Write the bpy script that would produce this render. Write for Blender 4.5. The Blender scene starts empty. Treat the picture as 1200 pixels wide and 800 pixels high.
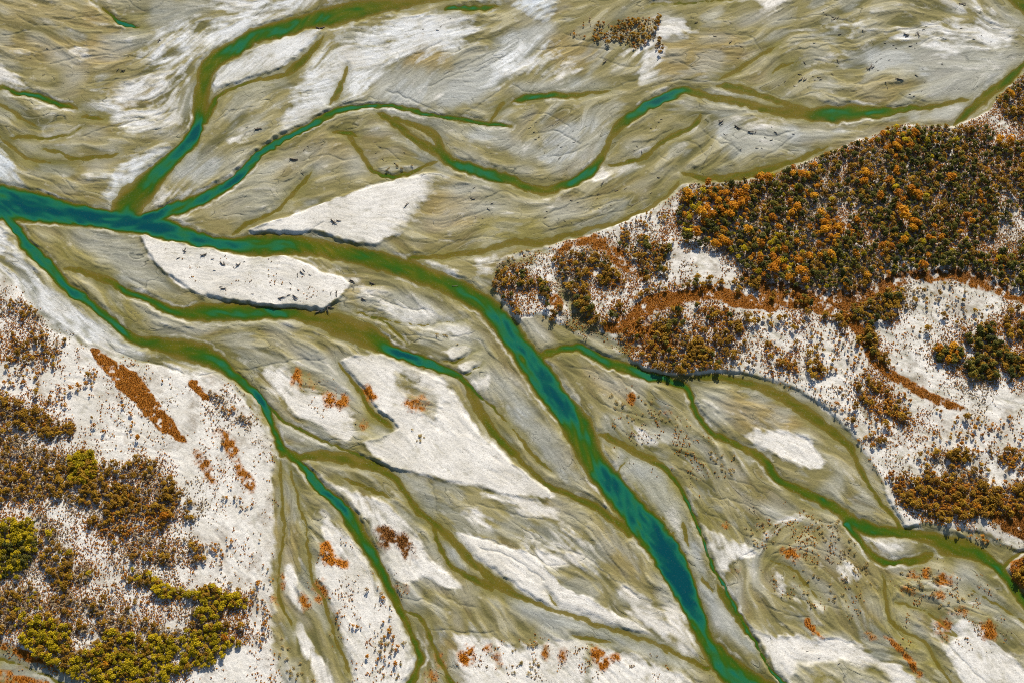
import bpy, math, time
import numpy as np

T0 = time.time()
scene = bpy.context.scene
col = scene.collection

# ------------------------------------------------------------------ camera
DEP = math.radians(62.0)            # depression of the view
FPX = 1666.0                        # focal length in photo pixels (1200 wide)
DIST = 1666.0                       # metres to the middle of the valley floor
CAM = np.array([0.0, -DIST * math.cos(DEP), DIST * math.sin(DEP)])
FW = np.array([0.0, math.cos(DEP), -math.sin(DEP)])
UP = np.array([0.0, math.sin(DEP), math.cos(DEP)])

def px2w(x, y):
    """photo pixel -> point of the valley floor (z = 0)"""
    x = np.asarray(x, float); y = np.asarray(y, float)
    u = x - 600.0; v = 400.0 - y
    dy = FW[1] * FPX + UP[1] * v
    dz = FW[2] * FPX + UP[2] * v
    t = -CAM[2] / dz
    return u * t, CAM[1] + dy * t

def w2px(X, Y):
    ry = Y - CAM[1]; rz = -CAM[2]
    dep = ry * FW[1] + rz * FW[2]
    v = ry * UP[1] + rz * UP[2]
    return 600.0 + FPX * X / dep, 400.0 - FPX * v / dep

cam_d = bpy.data.cameras.new("camera")
cam = bpy.data.objects.new("camera", cam_d); col.objects.link(cam)
cam.location = CAM
cam.rotation_euler = (math.pi / 2 - DEP, 0, 0)
cam_d.sensor_fit = 'HORIZONTAL'; cam_d.sensor_width = 36.0
cam_d.lens = 36.0 * FPX / 1200.0
cam_d.clip_start = 5.0; cam_d.clip_end = 60000.0
scene.camera = cam

# ------------------------------------------------------------------ light
SUN_EL, SUN_AZ = 32.0, 10.0         # azimuth: degrees from up-frame towards the right
w = bpy.data.worlds.new("World"); scene.world = w; w.use_nodes = True
nt = w.node_tree; nt.nodes.clear()
sky = nt.nodes.new('ShaderNodeTexSky'); sky.sky_type = 'NISHITA'; sky.sun_disc = False
sky.sun_elevation = math.radians(SUN_EL); sky.sun_rotation = math.radians(SUN_AZ)
sky.altitude = 400; sky.dust_density = 0.6
bg = nt.nodes.new('ShaderNodeBackground'); bg.inputs[1].default_value = 0.085
wo = nt.nodes.new('ShaderNodeOutputWorld')
nt.links.new(sky.outputs[0], bg.inputs[0]); nt.links.new(bg.outputs[0], wo.inputs[0])
sd = bpy.data.lights.new("sun", 'SUN'); sd.energy = 5.0; sd.angle = math.radians(0.53); sd.color = (1.0, 0.94, 0.83)
so = bpy.data.objects.new("sun", sd); col.objects.link(so)
so.rotation_euler = (math.radians(90 - SUN_EL), 0, math.radians(180 - SUN_AZ)); so.location = (0, 0, 900)
vs = scene.view_settings
vs.view_transform = 'Standard'; vs.look = 'None'; vs.gamma = 1.0; vs.use_curve_mapping = False
vs.exposure = 0.52
scene.cycles.max_bounces = 5; scene.cycles.diffuse_bounces = 2; scene.cycles.glossy_bounces = 2
scene.cycles.transparent_max_bounces = 4; scene.cycles.transmission_bounces = 2
scene.cycles.use_denoising = False
scene.cycles.filter_width = 0.95

# ------------------------------------------------------------------ map raster (photo pixels with a margin)
MX, MY = 170, 130
RW, RH = 1200 + 2 * MX, 800 + 2 * MY
f4 = np.float32
gx, gy = np.meshgrid(np.arange(RW, dtype=f4) - MX, np.arange(RH, dtype=f4) - MY)

def sstep(a, b, x):
    t = np.clip((x - a) / (b - a), 0, 1)
    return t * t * (3 - 2 * t)

def vnoise(scale, seed, sx=1.0, sy=1.0):
    r = np.random.default_rng(seed)
    nx = int(RW / (scale * sx)) + 4; ny = int(RH / (scale * sy)) + 4
    g = r.random((ny, nx)).astype(f4) * 2 - 1
    xs = np.arange(RW) / (scale * sx); ys = np.arange(RH) / (scale * sy)
    xi = xs.astype(int); yi = ys.astype(int)
    fx = (xs - xi).astype(f4); fy = (ys - yi).astype(f4)
    fx = fx * fx * fx * (fx * (fx * 6 - 15) + 10); fy = fy * fy * fy * (fy * (fy * 6 - 15) + 10)
    rows = g[:, xi] * (1 - fx) + g[:, xi + 1] * fx
    return rows[yi] * (1 - fy)[:, None] + rows[yi + 1] * fy[:, None]

def fbm(scale, seed, octs=4, gain=0.5):
    a = 1.0; out = 0; tot = 0
    for o in range(octs):
        out = out + a * vnoise(max(scale / 2 ** o, 1.0), seed * 31 + o); tot += a; a *= gain
    return out / tot * 1.6

def box(a, r, ax):
    r = int(r)
    if r < 1: return a
    p = [(0, 0), (0, 0)]; p[ax] = (r + 1, r)
    c = np.cumsum(np.pad(a, p, mode='edge'), axis=ax, dtype=np.float64)
    n = a.shape[ax]
    hi = np.take(c, np.arange(2 * r + 1, 2 * r + 1 + n), axis=ax); lo = np.take(c, np.arange(0, n), axis=ax)
    return ((hi - lo) / (2 * r + 1)).astype(f4)

def blur(a, s):
    if s < 0.4: return a
    r = max(1, round(s * 0.9))
    for _ in range(3 if s > 1 else 1):
        a = box(box(a, r, 0), r, 1)
    return a

def samp(a, x, y):
    """bilinear look-up at photo pixel coordinates"""
    fx = np.clip(np.asarray(x) + MX, 0, RW - 1.001); fy = np.clip(np.asarray(y) + MY, 0, RH - 1.001)
    xi = fx.astype(np.int32); yi = fy.astype(np.int32); fx = (fx - xi).astype(f4); fy = (fy - yi).astype(f4)
    return (a[yi, xi] * (1 - fx) + a[yi, xi + 1] * fx) * (1 - fy) + (a[yi + 1, xi] * (1 - fx) + a[yi + 1, xi + 1] * fx) * fy

def polymask(pts):
    P = np.asarray(pts, f4)
    m = np.zeros((RH, RW), bool)
    x0 = max(int(P[:, 0].min()) + MX - 1, 0); x1 = min(int(P[:, 0].max()) + MX + 2, RW)
    y0 = max(int(P[:, 1].min()) + MY - 1, 0); y1 = min(int(P[:, 1].max()) + MY + 2, RH)
    if x1 <= x0 or y1 <= y0: return m
    X = gx[y0:y1, x0:x1]; Y = gy[y0:y1, x0:x1]
    ins = np.zeros(X.shape, bool)
    n = len(P)
    for i in range(n):
        ax, ay = P[i]; bx, by = P[(i + 1) % n]
        if ay == by: continue
        ins ^= ((ay > Y) != (by > Y)) & (X < (bx - ax) * (Y - ay) / (by - ay) + ax)
    m[y0:y1, x0:x1] = ins
    return m

def softmax_in(out, p, s, a=1.0):
    """out = max(out, a * soft mask of the outline), worked out only near it"""
    P = np.asarray(p, f4); pad = int(4 * s + 4)
    x0 = max(int(P[:, 0].min()) + MX - pad, 0); x1 = min(int(P[:, 0].max()) + MX + pad, RW)
    y0 = max(int(P[:, 1].min()) + MY - pad, 0); y1 = min(int(P[:, 1].max()) + MY + pad, RH)
    if x1 <= x0 or y1 <= y0: return None
    X = gx[y0:y1, x0:x1]; Y = gy[y0:y1, x0:x1]; ins = np.zeros(X.shape, bool)
    for i in range(len(P)):
        ax, ay = P[i]; bx, by = P[(i + 1) % len(P)]
        if ay == by: continue
        ins ^= ((ay > Y) != (by > Y)) & (X < (bx - ax) * (Y - ay) / (by - ay) + ax)
    m = a * blur(ins.astype(f4), s)
    sl = (slice(y0, y1), slice(x0, x1))
    old = out[sl].copy()
    np.maximum(old, m, out=out[sl])
    return sl, m, old

def pt(s):
    v = [float(t) for t in s.replace(';', ' ').replace(',', ' ').split()]
    return v
def p2(s): v = pt(s); return [(v[i], v[i + 1]) for i in range(0, len(v), 2)]
def p4(s): v = pt(s); return [tuple(v[i:i + 4]) for i in range(0, len(v), 4)]

# ------------------------------------------------------------------ surveyed channels: x, y, width, depth
CH = [p4(s) for s in [
 # the main river
 "0,238,44,1.05 40,243,36,1.05 75,250,28,1 120,257,23,.9 155,262,24,.8 195,269,26,.95 222,277,21,.95 250,284,16,.8 275,287,18,.6 300,288,26,.44 350,288,24,.40 400,296,21,.39 450,308,24,.38 500,325,24,.39 550,346,24,.41 575,364,25,.50 604,400,29,.75 622,425,30,.85 640,450,32,.85 658,475,30,.85 676,500,36,.5 692,535,31,.5 711,562,30,.65 742,600,34,.85 764,625,40,1.1 781,650,38,1.1 795,675,34,1.1 806,700,27,.95 817,725,22,.75 824,745,19,.6 836,762,24,.5 848,778,30,.55 868,796,34,.55 900,815,36,.5",
 # northern tributary
 "500,1,6,.15 475,5,13,.2 445,8,18,.3 425,11,22,.4 400,18,26,.4 367,24,20,.5 325,36,19,.55 300,43,20,.55 275,57,19,.55 250,72,21,.5 240,88,20,.35 236,112,19,.3 235,132,18,.3 232,146,14,.6 226,162,16,.8 213,177,17,.8 190,198,21,.7 166,224,32,.3 150,240,36,.3 146,254,34,.5",
 "380,42,4,.2 368,58,7,.2 352,75,10,.22 338,86,8,.2 318,92,4,.3 300,96,5,.25 280,101,4,.3 262,108,4,.3 252,117,6,.4 247,130,9,.3 240,142,9,.4",
 # second tributary
 "600,148,3,.5 560,144,4,.5 530,139,4,.5 500,134,4,.55 470,127,4,.55 440,124,5,.55 410,127,7,.55 395,131,7,.6 380,138,8,.6 365,147,8,.6 345,157,7,.6 325,168,8,.6 305,180,10,.6 290,197,12,.6 275,212,11,.65 255,225,13,.75 230,236,15,.75 200,247,16,.75 172,256,18,.8",
 "408,80,4,.2 398,105,6,.2 388,123,5,.2",
 # western channel
 "2,252,10,.7 22,273,12,.7 31,288,14,.75 43,300,17,.75 57,312,16,.7 67,325,14,.75 85,342,12,.7 100,351,11,.5 129,375,11,.45 146,390,12,.45 162,400,13,.35 180,402,17,.3 205,407,24,.28 230,413,27,.35 250,421,22,.45 267,432,14,.5 280,444,12,.55 300,461,10,.65 310,480,10,.55 318,497,9,.5 325,515,9,.5 331,530,11,.4",
 # brown to teal branch
 "75,315,4,.15 86,317,7,.15 100,320,9,.16 125,329,9,.2 138,337,8,.4 150,343,8,.45 175,352,8,.48 198,363,9,.45 220,368,16,.36 240,366,24,.38 275,366,23,.46 300,367,17,.48 325,367,15,.46 345,368,15,.35 375,375,21,.18 400,383,28,.18 425,392,30,.2 445,403,22,.4 462,412,13,.8 487,421,13,.8 512,430,11,.75 537,441,9,.4 548,452,9,.3 560,475,14,.16 572,497,11,.25 588,518,10,.35 600,528,8,.25 615,545,6,.18 632,560,7,.18 650,572,8,.22 675,582,8,.25 700,595,9,.25 720,610,9,.25 738,624,10,.3",
 # junction and its three arms
 "331,528,10,.4 350,535,9,.3 375,532,13,.22 400,536,14,.22 425,543,14,.22 450,551,10,.25 465,562,8,.25 475,577,8,.22 491,599,8,.22 507,612,9,.22 518,620,10,.22 527,629,8,.22 540,643,8,.22 552,657,9,.22 565,668,10,.22 580,682,14,.2 595,692,10,.2 606,698,7,.18 625,706,5,.15 650,715,5,.13 680,724,4,.12 705,734,5,.14 735,742,4,.12 765,753,5,.13 795,766,5,.14 815,776,5,.2 830,782,5,.3",
 "508,614,6,.22 515,638,5,.22 526,660,5,.22 545,673,6,.22 562,682,9,.2 576,690,8,.2",
 "338,533,8,.4 350,542,7,.6 360,552,9,.7 370,566,12,.75 385,580,12,.75 404,597,13,.7 411,608,19,.45 422,627,19,.42 435,647,16,.45 445,666,13,.4 455,686,10,.35 465,706,9,.35 475,726,8,.35 485,750,7,.35 493,770,7,.35 488,785,6,.35 480,800,7,.35",
 "492,772,4,.3 487,790,5,.3 485,800,4,.3",
 "303,462,3,.5 312,473,3,.5 325,487,2.5,.5 350,502,2,.4 375,515,2.5,.4 400,525,2.5,.4 425,535,2.5,.4 450,546,3,.3",
 "475,715,3,.25 495,727,4,.25 505,750,4.5,.25 515,775,5,.25 530,800,6,.25",
 "397,424,2,.25 412,445,3.5,.25 425,462,4,.22 435,480,7,.22 450,494,8,.25 462,501,4,.2",
 "400,560,2,.2 420,567,4,.2 440,575,4,.2 456,583,2,.2",
 "670,744,2,.2 685,748,5,.2 700,750,5,.2 718,752,2,.2",
 "772,758,2,.16 780,763,4,.16 788,769,2,.16",
 # right of the main river
 "702,509,8,.3 725,519,8,.18 750,532,9,.18 770,542,8,.25 785,555,7,.3 795,570,6,.3 805,587,4,.5 810,600,3,.6 815,612,3,.7 825,637,3,.7 835,665,3,.7 845,680,3,.6 856,700,3,.5 868,722,3,.5 882,747,3,.7 895,770,3,.7 907,788,3.4,.7 918,802,4,.7",  # last thin reach paints the right bank's scarp shadow as dark water
 "798,608,2,.16 801,618,6,.17 805,632,6,.17 809,641,2,.15",
 "820,674,2,.17 827,683,4,.17 836,693,4,.17",
 "840,684,6,.18 848,696,10,.2 858,712,9,.22 868,727,7,.22 877,741,4,.3",
 # eastern channel
 "632,419,10,.3 650,411,9,.4 675,407,10,.5 692,414,12,.5 712,424,13,.5 735,432,13,.5 760,440,11,.55 785,446,9,.5 802,453,8,.45 810,466,7,.38 817,485,7,.35 827,500,8,.35 845,512,8,.33 870,525,8,.33 887,533,9,.33 900,545,10,.33 912,562,10,.33 932,572,11,.35 955,582,12,.35 975,592,13,.38 1000,611,16,.38 1025,621,15,.4 1050,624,11,.35 1075,626,12,.3 1100,634,20,.28 1112,640,26,.28 1137,645,22,.32 1155,654,15,.38 1170,665,13,.4 1182,680,12,.38 1195,697,12,.38 1206,715,12,.38",
 "992,614,9,.5 1000,624,8,.4 1012,638,8,.33 1022,651,10,.33 1035,658,9,.38 1055,658,7,.35 1075,656,9,.28 1092,648,14,.25",
 "808,442,5,.2 837,441,8,.22 862,446,8,.22 887,452,9,.2 900,457,12,.2 925,469,13,.22 950,487,13,.22 975,505,12,.2 993,520,10,.2 1001,535,6,.2 1010,555,6,.2 1022,573,5,.2 1036,592,5,.2 1048,608,5,.22 1056,620,5,.3",
 "1162,672,3,.25 1176,663,4,.25 1190,650,3.5,.25 1203,645,3,.25",
 # upper right river
 "1200,76,7,.3 1182,93,10,.32 1162,108,11,.3 1145,122,10,.27 1130,137,7,.27 1118,146,4,.25",
 "1138,116,3,.15 1112,121,4,.15 1090,125,6,.2 1070,127,7,.35 1050,130,9,.55 1025,132,14,.55 1000,132,18,.55 975,134,20,.45 950,134,15,.25 925,133,11,.18 907,131,10,.17 900,129,9,.18 875,122,9,.25 850,117,9,.25 825,112,9,.25 812,109,10,.35 800,107,11,.65 780,115,12,.75 755,127,14,.72 739,138,14,.5 727,147,13,.2 718,160,9,.16 712,170,8,.18 703,187,9,.3 695,198,11,.55 685,206,12,.6 670,214,11,.55 650,221,11,.3 630,223,11,.3 612,218,12,.4 598,212,14,.45 572,204,15,.5 545,196,15,.5 527,189,13,.4 515,179,12,.25 500,172,11,.22 480,160,8,.22 460,143,7,.22 440,131,5,.22",
 "463,140,5,.2 485,147,8,.2 507,157,9,.2 517,174,9,.2",
 "838,100,2,.2 850,101,7,.24 870,106,9,.24 900,115,7,.22 925,124,8,.16 945,129,7,.16",
 "821,133,3,.25 817,142,6,.25 805,152,6,.22 785,162,6,.2 770,172,5,.2 755,184,6,.2 735,191,4,.25 710,194,3,.3",
 "970,172,2,.18 950,182,4,.2 925,191,7,.22 900,199,9,.22 875,206,10,.22 837,209,9,.22 812,206,7,.2 798,203,3,.18",
 "797,213,3,.12 780,232,4,.14 755,247,5,.14 725,260,5,.14 700,267,6,.14 665,277,7,.15 640,283,8,.14 615,285,8,.14 600,284,8,.13 575,292,7,.13 550,297,7,.15 520,300,6,.14 505,301,5,.14 480,303,4,.3",
 "598,119,4,.16 606,117,9,.4 625,114,9,.5 650,112,7,.45 675,111,5,.25 695,109,3,.2 715,107,1.5,.2",
 "590,119,4,.16 585,126,5,.18 581,135,4,.18 575,143,3,.2",
 "390,156,3,.25 405,156,6,.4 420,160,3,.3",
 "408,158,3,.2 412,164,4,.16 422,177,4,.16 432,195,4,.17 440,203,5,.35 455,206,6,.55 471,206,5,.35 494,196,3,.2 511,189,3,.2",
 "365,200,3,.17 352,220,5,.16 338,234,4,.16 325,247,4,.16 300,259,4,.18 287,263,5,.17 272,275,4,.17",
 # upper left trickles
 "-20,100,6,.2 0,103,6,.2 15,108,5,.4 37,112,6,.55 55,118,7,.55 75,124,6,.45 90,128,3,.3",
 "95,137,2,.2 107,137,5,.25 125,139,2,.2",
 "0,122,3,.13 15,130,3,.14 32,142,3,.14 47,150,2,.13",
 "12,162,3,.14 32,161,4,.15 55,162,3,.2 80,157,2,.3 100,148,1.6,.3",
 "50,177,2,.14 67,179,5,.15 82,186,5,.15 100,187,6,.16 120,184,5,.16 140,180,2.5,.16",
 "0,160,2,.16 12,172,3,.16 30,185,3,.16 50,190,3,.16 75,192,2,.16",
 "108,0,1.6,.4 120,10,1.6,.4 133,20,2.4,.6 140,26,6,.75 155,30,5,.7 166,31,1.5,.3",
 "515,11,1.2,.2 530,9,5,.5 550,9,6,.5 575,9,3,.4 590,8,1.5,.3",
 "840,95,3,.13 860,85,3,.12 880,72,3,.12 900,60,4,.13 915,52,2,.12",
 "905,86,2,.17 912,80,4,.18 925,75,4,.18 933,73,2,.2",
 "1180,-10,14,.3 1196,2,22,.3 1215,15,24,.3",
 "0,772,3,.3 20,777,2.5,.3 45,787,2.5,.3 70,799,3,.3",
 "760,6,1.5,.4 790,5,1.8,.4 815,4,2,.4 840,1,2,.4",
 # finer threads between the bars
 "655,448,2,.5 661,462,1.6,.5 668,475,1.6,.4",
 "735,537,1.5,.3 722,560,1.5,.3 735,580,1.6,.3 752,592,1.6,.3 775,605,1.5,.3 790,625,1.5,.3",
 "640,690,1.5,.12 657,720,1.5,.12",
 "340,545,2,.16 345,570,2.4,.15 352,595,3,.15 358,620,3,.14 362,650,3,.14 366,680,3,.14 378,700,3.5,.2 385,725,3,.15 395,750,3,.14 410,790,3,.14",
 "328,540,2,.14 329,580,3,.13 333,620,3,.13 328,660,3,.13 326,690,3,.15 333,715,3,.2 345,735,2,.15",
 "1035,672,2,.14 1039,700,4,.13 1042,725,4,.13 1060,740,3,.14 1085,755,3,.13 1100,780,3,.14 1115,800,3,.14",
 "1050,705,2,.14 1090,718,2.5,.14 1120,745,2,.2 1100,735,2,.15",
 "1135,690,2,.15 1155,700,2,.2 1175,712,2,.2 1195,725,2,.15",
 "900,655,2,.13 925,665,2.5,.14 945,685,2.2,.2 958,700,2,.16",
 "545,375,1.2,.2 500,381,1.2,.3 470,378,1.2,.3 440,372,1.4,.4 415,367,1.4,.4",
 "435,372,1.6,.4 450,378,1.8,.4 465,390,1.8,.4 478,402,1.6,.4",
 "520,424,1.5,.6 535,424,1.6,.6 550,415,1.4,.5 562,408,1.2,.4",
 "541,440,1.6,.6 552,435,1.6,.5 568,424,1.3,.4",
 "548,449,1.8,.7 556,456,2.2,.7 562,463,2.4,.6 575,475,2.2,.4 590,490,2,.3 603,506,2,.2 615,520,3,.2 630,538,3.5,.2 648,552,2.5,.18",
]]
def extend(p):
    p = list(p)
    for k in (0, -1):
        a = p[k]; b = p[1] if k == 0 else p[-2]
        if a[0] <= 2 or a[0] >= 1193 or a[1] <= 2 or a[1] >= 795:
            d = math.hypot(a[0] - b[0], a[1] - b[1]) or 1
            for L in (60, 150):
                q = (a[0] + (a[0] - b[0]) / d * L, a[1] + (a[1] - b[1]) / d * L, a[2], a[3])
                p.insert(0, q) if k == 0 else p.append(q)
    return p
def spline(p, step=1.2):
    P = np.array(p); n = len(P)
    out = []
    for i in range(n - 1):
        a = P[max(i - 1, 0)]; b = P[i]; c = P[i + 1]; d = P[min(i + 2, n - 1)]
        m = max(2, int(math.hypot(*(c - b)[:2]) / step))
        t = (np.arange(m) / m)[:, None]
        q = 0.5 * (2 * b + (c - a) * t + (2 * a - 5 * b + 4 * c - d) * t ** 2 + (3 * b - a - 3 * c + d) * t ** 3)
        lin = b + (c - b) * t
        q[:, 2:] = lin[:, 2:]
        out.append(q)
    out.append(P[-1:])
    return np.vstack(out)

SD = np.full((RH, RW), 99.0, f4)     # signed distance to the nearest waterline, px (negative in water)
RR = np.full((RH, RW), 9.0, f4)      # radius ratio in the channel
DP = np.zeros((RH, RW), f4)          # channel depth class
DX = np.zeros((RH, RW), f4)          # depth class of the nearest channel
J11 = np.zeros((RH, RW), f4); J12 = np.zeros((RH, RW), f4); JW = np.zeros((RH, RW), f4)
SPL = [spline(extend(c)) for c in CH]
for ci, S in enumerate(SPL):
    arc = np.concatenate([[0], np.cumsum(np.hypot(*np.diff(S[:, :2], axis=0).T))])
    tp = np.ones(len(S))
    for e, da in ((S[0], arc), (S[-1], arc[-1] - arc)):
        if not (0 < e[0] < 1200 and 0 < e[1] < 800): continue
        joined_ = any((np.hypot(o[:, 0] - e[0], o[:, 1] - e[1]) < o[:, 2] / 2 + 2.5).any() for oi, o in enumerate(SPL) if oi != ci)
        if not joined_: tp = np.minimum(tp, sstep(-9, 12, da))
    S = S.copy(); S[:, 2] = np.where(S[:, 2] < 4.5, S[:, 2] * 1.25, S[:, 2]); S[:, 2] *= tp; S[:, 3] *= .5 + .5 * tp
    tan = np.gradient(S[:, :2], axis=0); tan /= np.maximum(np.linalg.norm(tan, axis=1), 1e-6)[:, None]
    for (x, y, wd, dp), (tx, ty) in zip(S, tan):
        hw = max(wd / 2, .35); R = int(hw + 24)
        xi = int(round(x)) + MX; yi = int(round(y)) + MY
        if xi < -R or yi < -R or xi >= RW + R or yi >= RH + R: continue
        x0, x1 = max(xi - R, 0), min(xi + R + 1, RW); y0, y1 = max(yi - R, 0), min(yi + R + 1, RH)
        if x1 <= x0 or y1 <= y0: continue
        r = np.hypot(gx[y0:y1, x0:x1] - x, gy[y0:y1, x0:x1] - y)
        s = r - hw
        v = SD[y0:y1, x0:x1]; m = s < v
        v[m] = s[m]
        DX[y0:y1, x0:x1][m] = dp
        rat = r / hw
        v = RR[y0:y1, x0:x1]; m = (rat < v)
        v[m] = rat[m]
        v = DP[y0:y1, x0:x1]
        pr = np.where(rat < 1, dp * np.clip(1 - rat ** 2, 0, 1) ** (.5 if wd < 12 else .72), 0)
        np.maximum(v, pr, out=v)
        if 0 <= xi < RW and 0 <= yi < RH:
            k = min(wd, 14)
            J11[yi, xi] += (tx * tx - ty * ty) * k; J12[yi, xi] += 2 * tx * ty * k; JW[yi, xi] += k

# extra flow strokes away from water, to steer the sediment streaks
for s in ["0,30 60,40 120,60 200,75", "0,75 60,90 130,80 200,60 300,20", "520,75 470,105 420,140", "640,40 560,90 480,130", "700,60 640,90 600,110",
          "1180,45 1080,60 980,85 900,110", "1100,90 1000,95 930,115", "900,20 820,60 780,90", "560,250 480,285", "700,230 620,260 540,280", "880,150 840,175 780,200",
          "640,140 600,170 560,180", "690,130 680,170 650,195", "480,330 540,370 590,430 640,500", "430,430 500,490 580,540", "560,570 640,620 700,690 780,745",
          "600,660 680,710 780,750", "720,440 780,490 830,560 870,640 900,730", "880,560 950,620 1000,690 1060,760", "950,620 900,660 860,700", "1060,690 1120,710 1190,760",
          "20,330 120,410 230,450 290,500", "60,450 150,500 250,570 310,640", "100,640 200,680 300,710", "900,400 1000,470 1080,560", "1050,370 1120,430 1200,470",
          "900,470 960,510 1000,570", "340,560 345,680 380,790", "420,700 460,790", "560,750 590,800", "930,770 1000,765 1060,790", "1000,610 930,610 890,650", "20,180 80,215 110,235"]:
    P = [(a, b, 6, .1) for a, b in p2(s)]
    S = spline(P)
    tan = np.gradient(S[:, :2], axis=0); tan /= np.maximum(np.linalg.norm(tan, axis=1), 1e-6)[:, None]
    for (x, y, _, _), (tx, ty) in zip(S, tan):
        xi = int(round(x)) + MX; yi = int(round(y)) + MY
        if 0 <= xi < RW and 0 <= yi < RH:
            J11[yi, xi] += (tx * tx - ty * ty) * 8; J12[yi, xi] += 2 * tx * ty * 8; JW[yi, xi] += 8
a11 = 0; a12 = 0
for sg, k in ((7, 1.0), (22, 1.0), (60, 1.2), (150, 1.0)):
    a11 = a11 + k * blur(J11, sg); a12 = a12 + k * blur(J12, sg)
ang = 0.5 * np.arctan2(a12, a11 + 1e-9)
ang += 0.42 * vnoise(60, 901) + 0.26 * vnoise(21, 902) + .12 * vnoise(9, 903)        # meander of the old flood threads
VX = np.cos(ang).astype(f4); VY = np.sin(ang).astype(f4)

def lic(noises, L, step=1.0):
    acc = [n.copy() for n in noises]; wsum = 1.0
    for sgn in (1, -1):
        X = gx + MX; Y = gy + MY; X = X.copy(); Y = Y.copy()
        px_, py_ = VX * sgn, VY * sgn
        for i in range(L):
            X += px_ * step; Y += py_ * step
            np.clip(X, 0, RW - 1, out=X); np.clip(Y, 0, RH - 1, out=Y)
            xi = (X + 0.5).astype(np.int32); yi = (Y + 0.5).astype(np.int32)
            np.minimum(xi, RW - 1, out=xi); np.minimum(yi, RH - 1, out=yi)
            idx = yi * RW + xi
            wgt = 0.5 + 0.5 * math.cos(math.pi * i / L)
            for k, n in enumerate(noises): acc[k] += n.ravel()[idx] * wgt
            wsum += wgt
            nx, ny = VX.ravel()[idx], VY.ravel()[idx]
            d = np.sign(nx * px_ + ny * py_); d[d == 0] = 1
            px_, py_ = nx * d, ny * d
    out = []
    for a in acc:
        a = a / wsum; a -= a.mean(); a /= a.std() + 1e-6
        out.append(a.astype(f4))
    return out
rngm = np.random.default_rng(5)
white = rngm.standard_normal((RH, RW)).astype(f4)
streak, streak2, vein = lic([white, vnoise(3.2, 71) + 0.4 * vnoise(1.6, 77), vnoise(4.6, 80)], 11)
tong, rill, band = lic([vnoise(8, 72) + 0.5 * vnoise(4, 79), vnoise(10, 73) + 0.45 * vnoise(5, 78), vnoise(22, 74) + 0.5 * vnoise(11, 75)], 17, 1.6)
print("lic", round(time.time() - T0, 1))

# natural waviness of every traced outline
wx = 1.6 * vnoise(7, 11) + 2.2 * vnoise(21, 12); wy = 1.6 * vnoise(7, 13) + 2.2 * vnoise(21, 14)
fine = vnoise(2.2, 15)
wxs, wys = 1.3 * vnoise(6, 17) + 1.1 * vnoise(16, 18), 1.3 * vnoise(6, 19) + 1.1 * vnoise(16, 20)
SD = samp(SD, gx + wxs, gy + wys); RR = samp(RR, gx + wxs, gy + wys); DP = samp(DP, gx + wxs, gy + wys)
SD += .5 * vnoise(3, 420) + .7 * vnoise(9, 421) + .6 * vnoise(26, 422)

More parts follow.
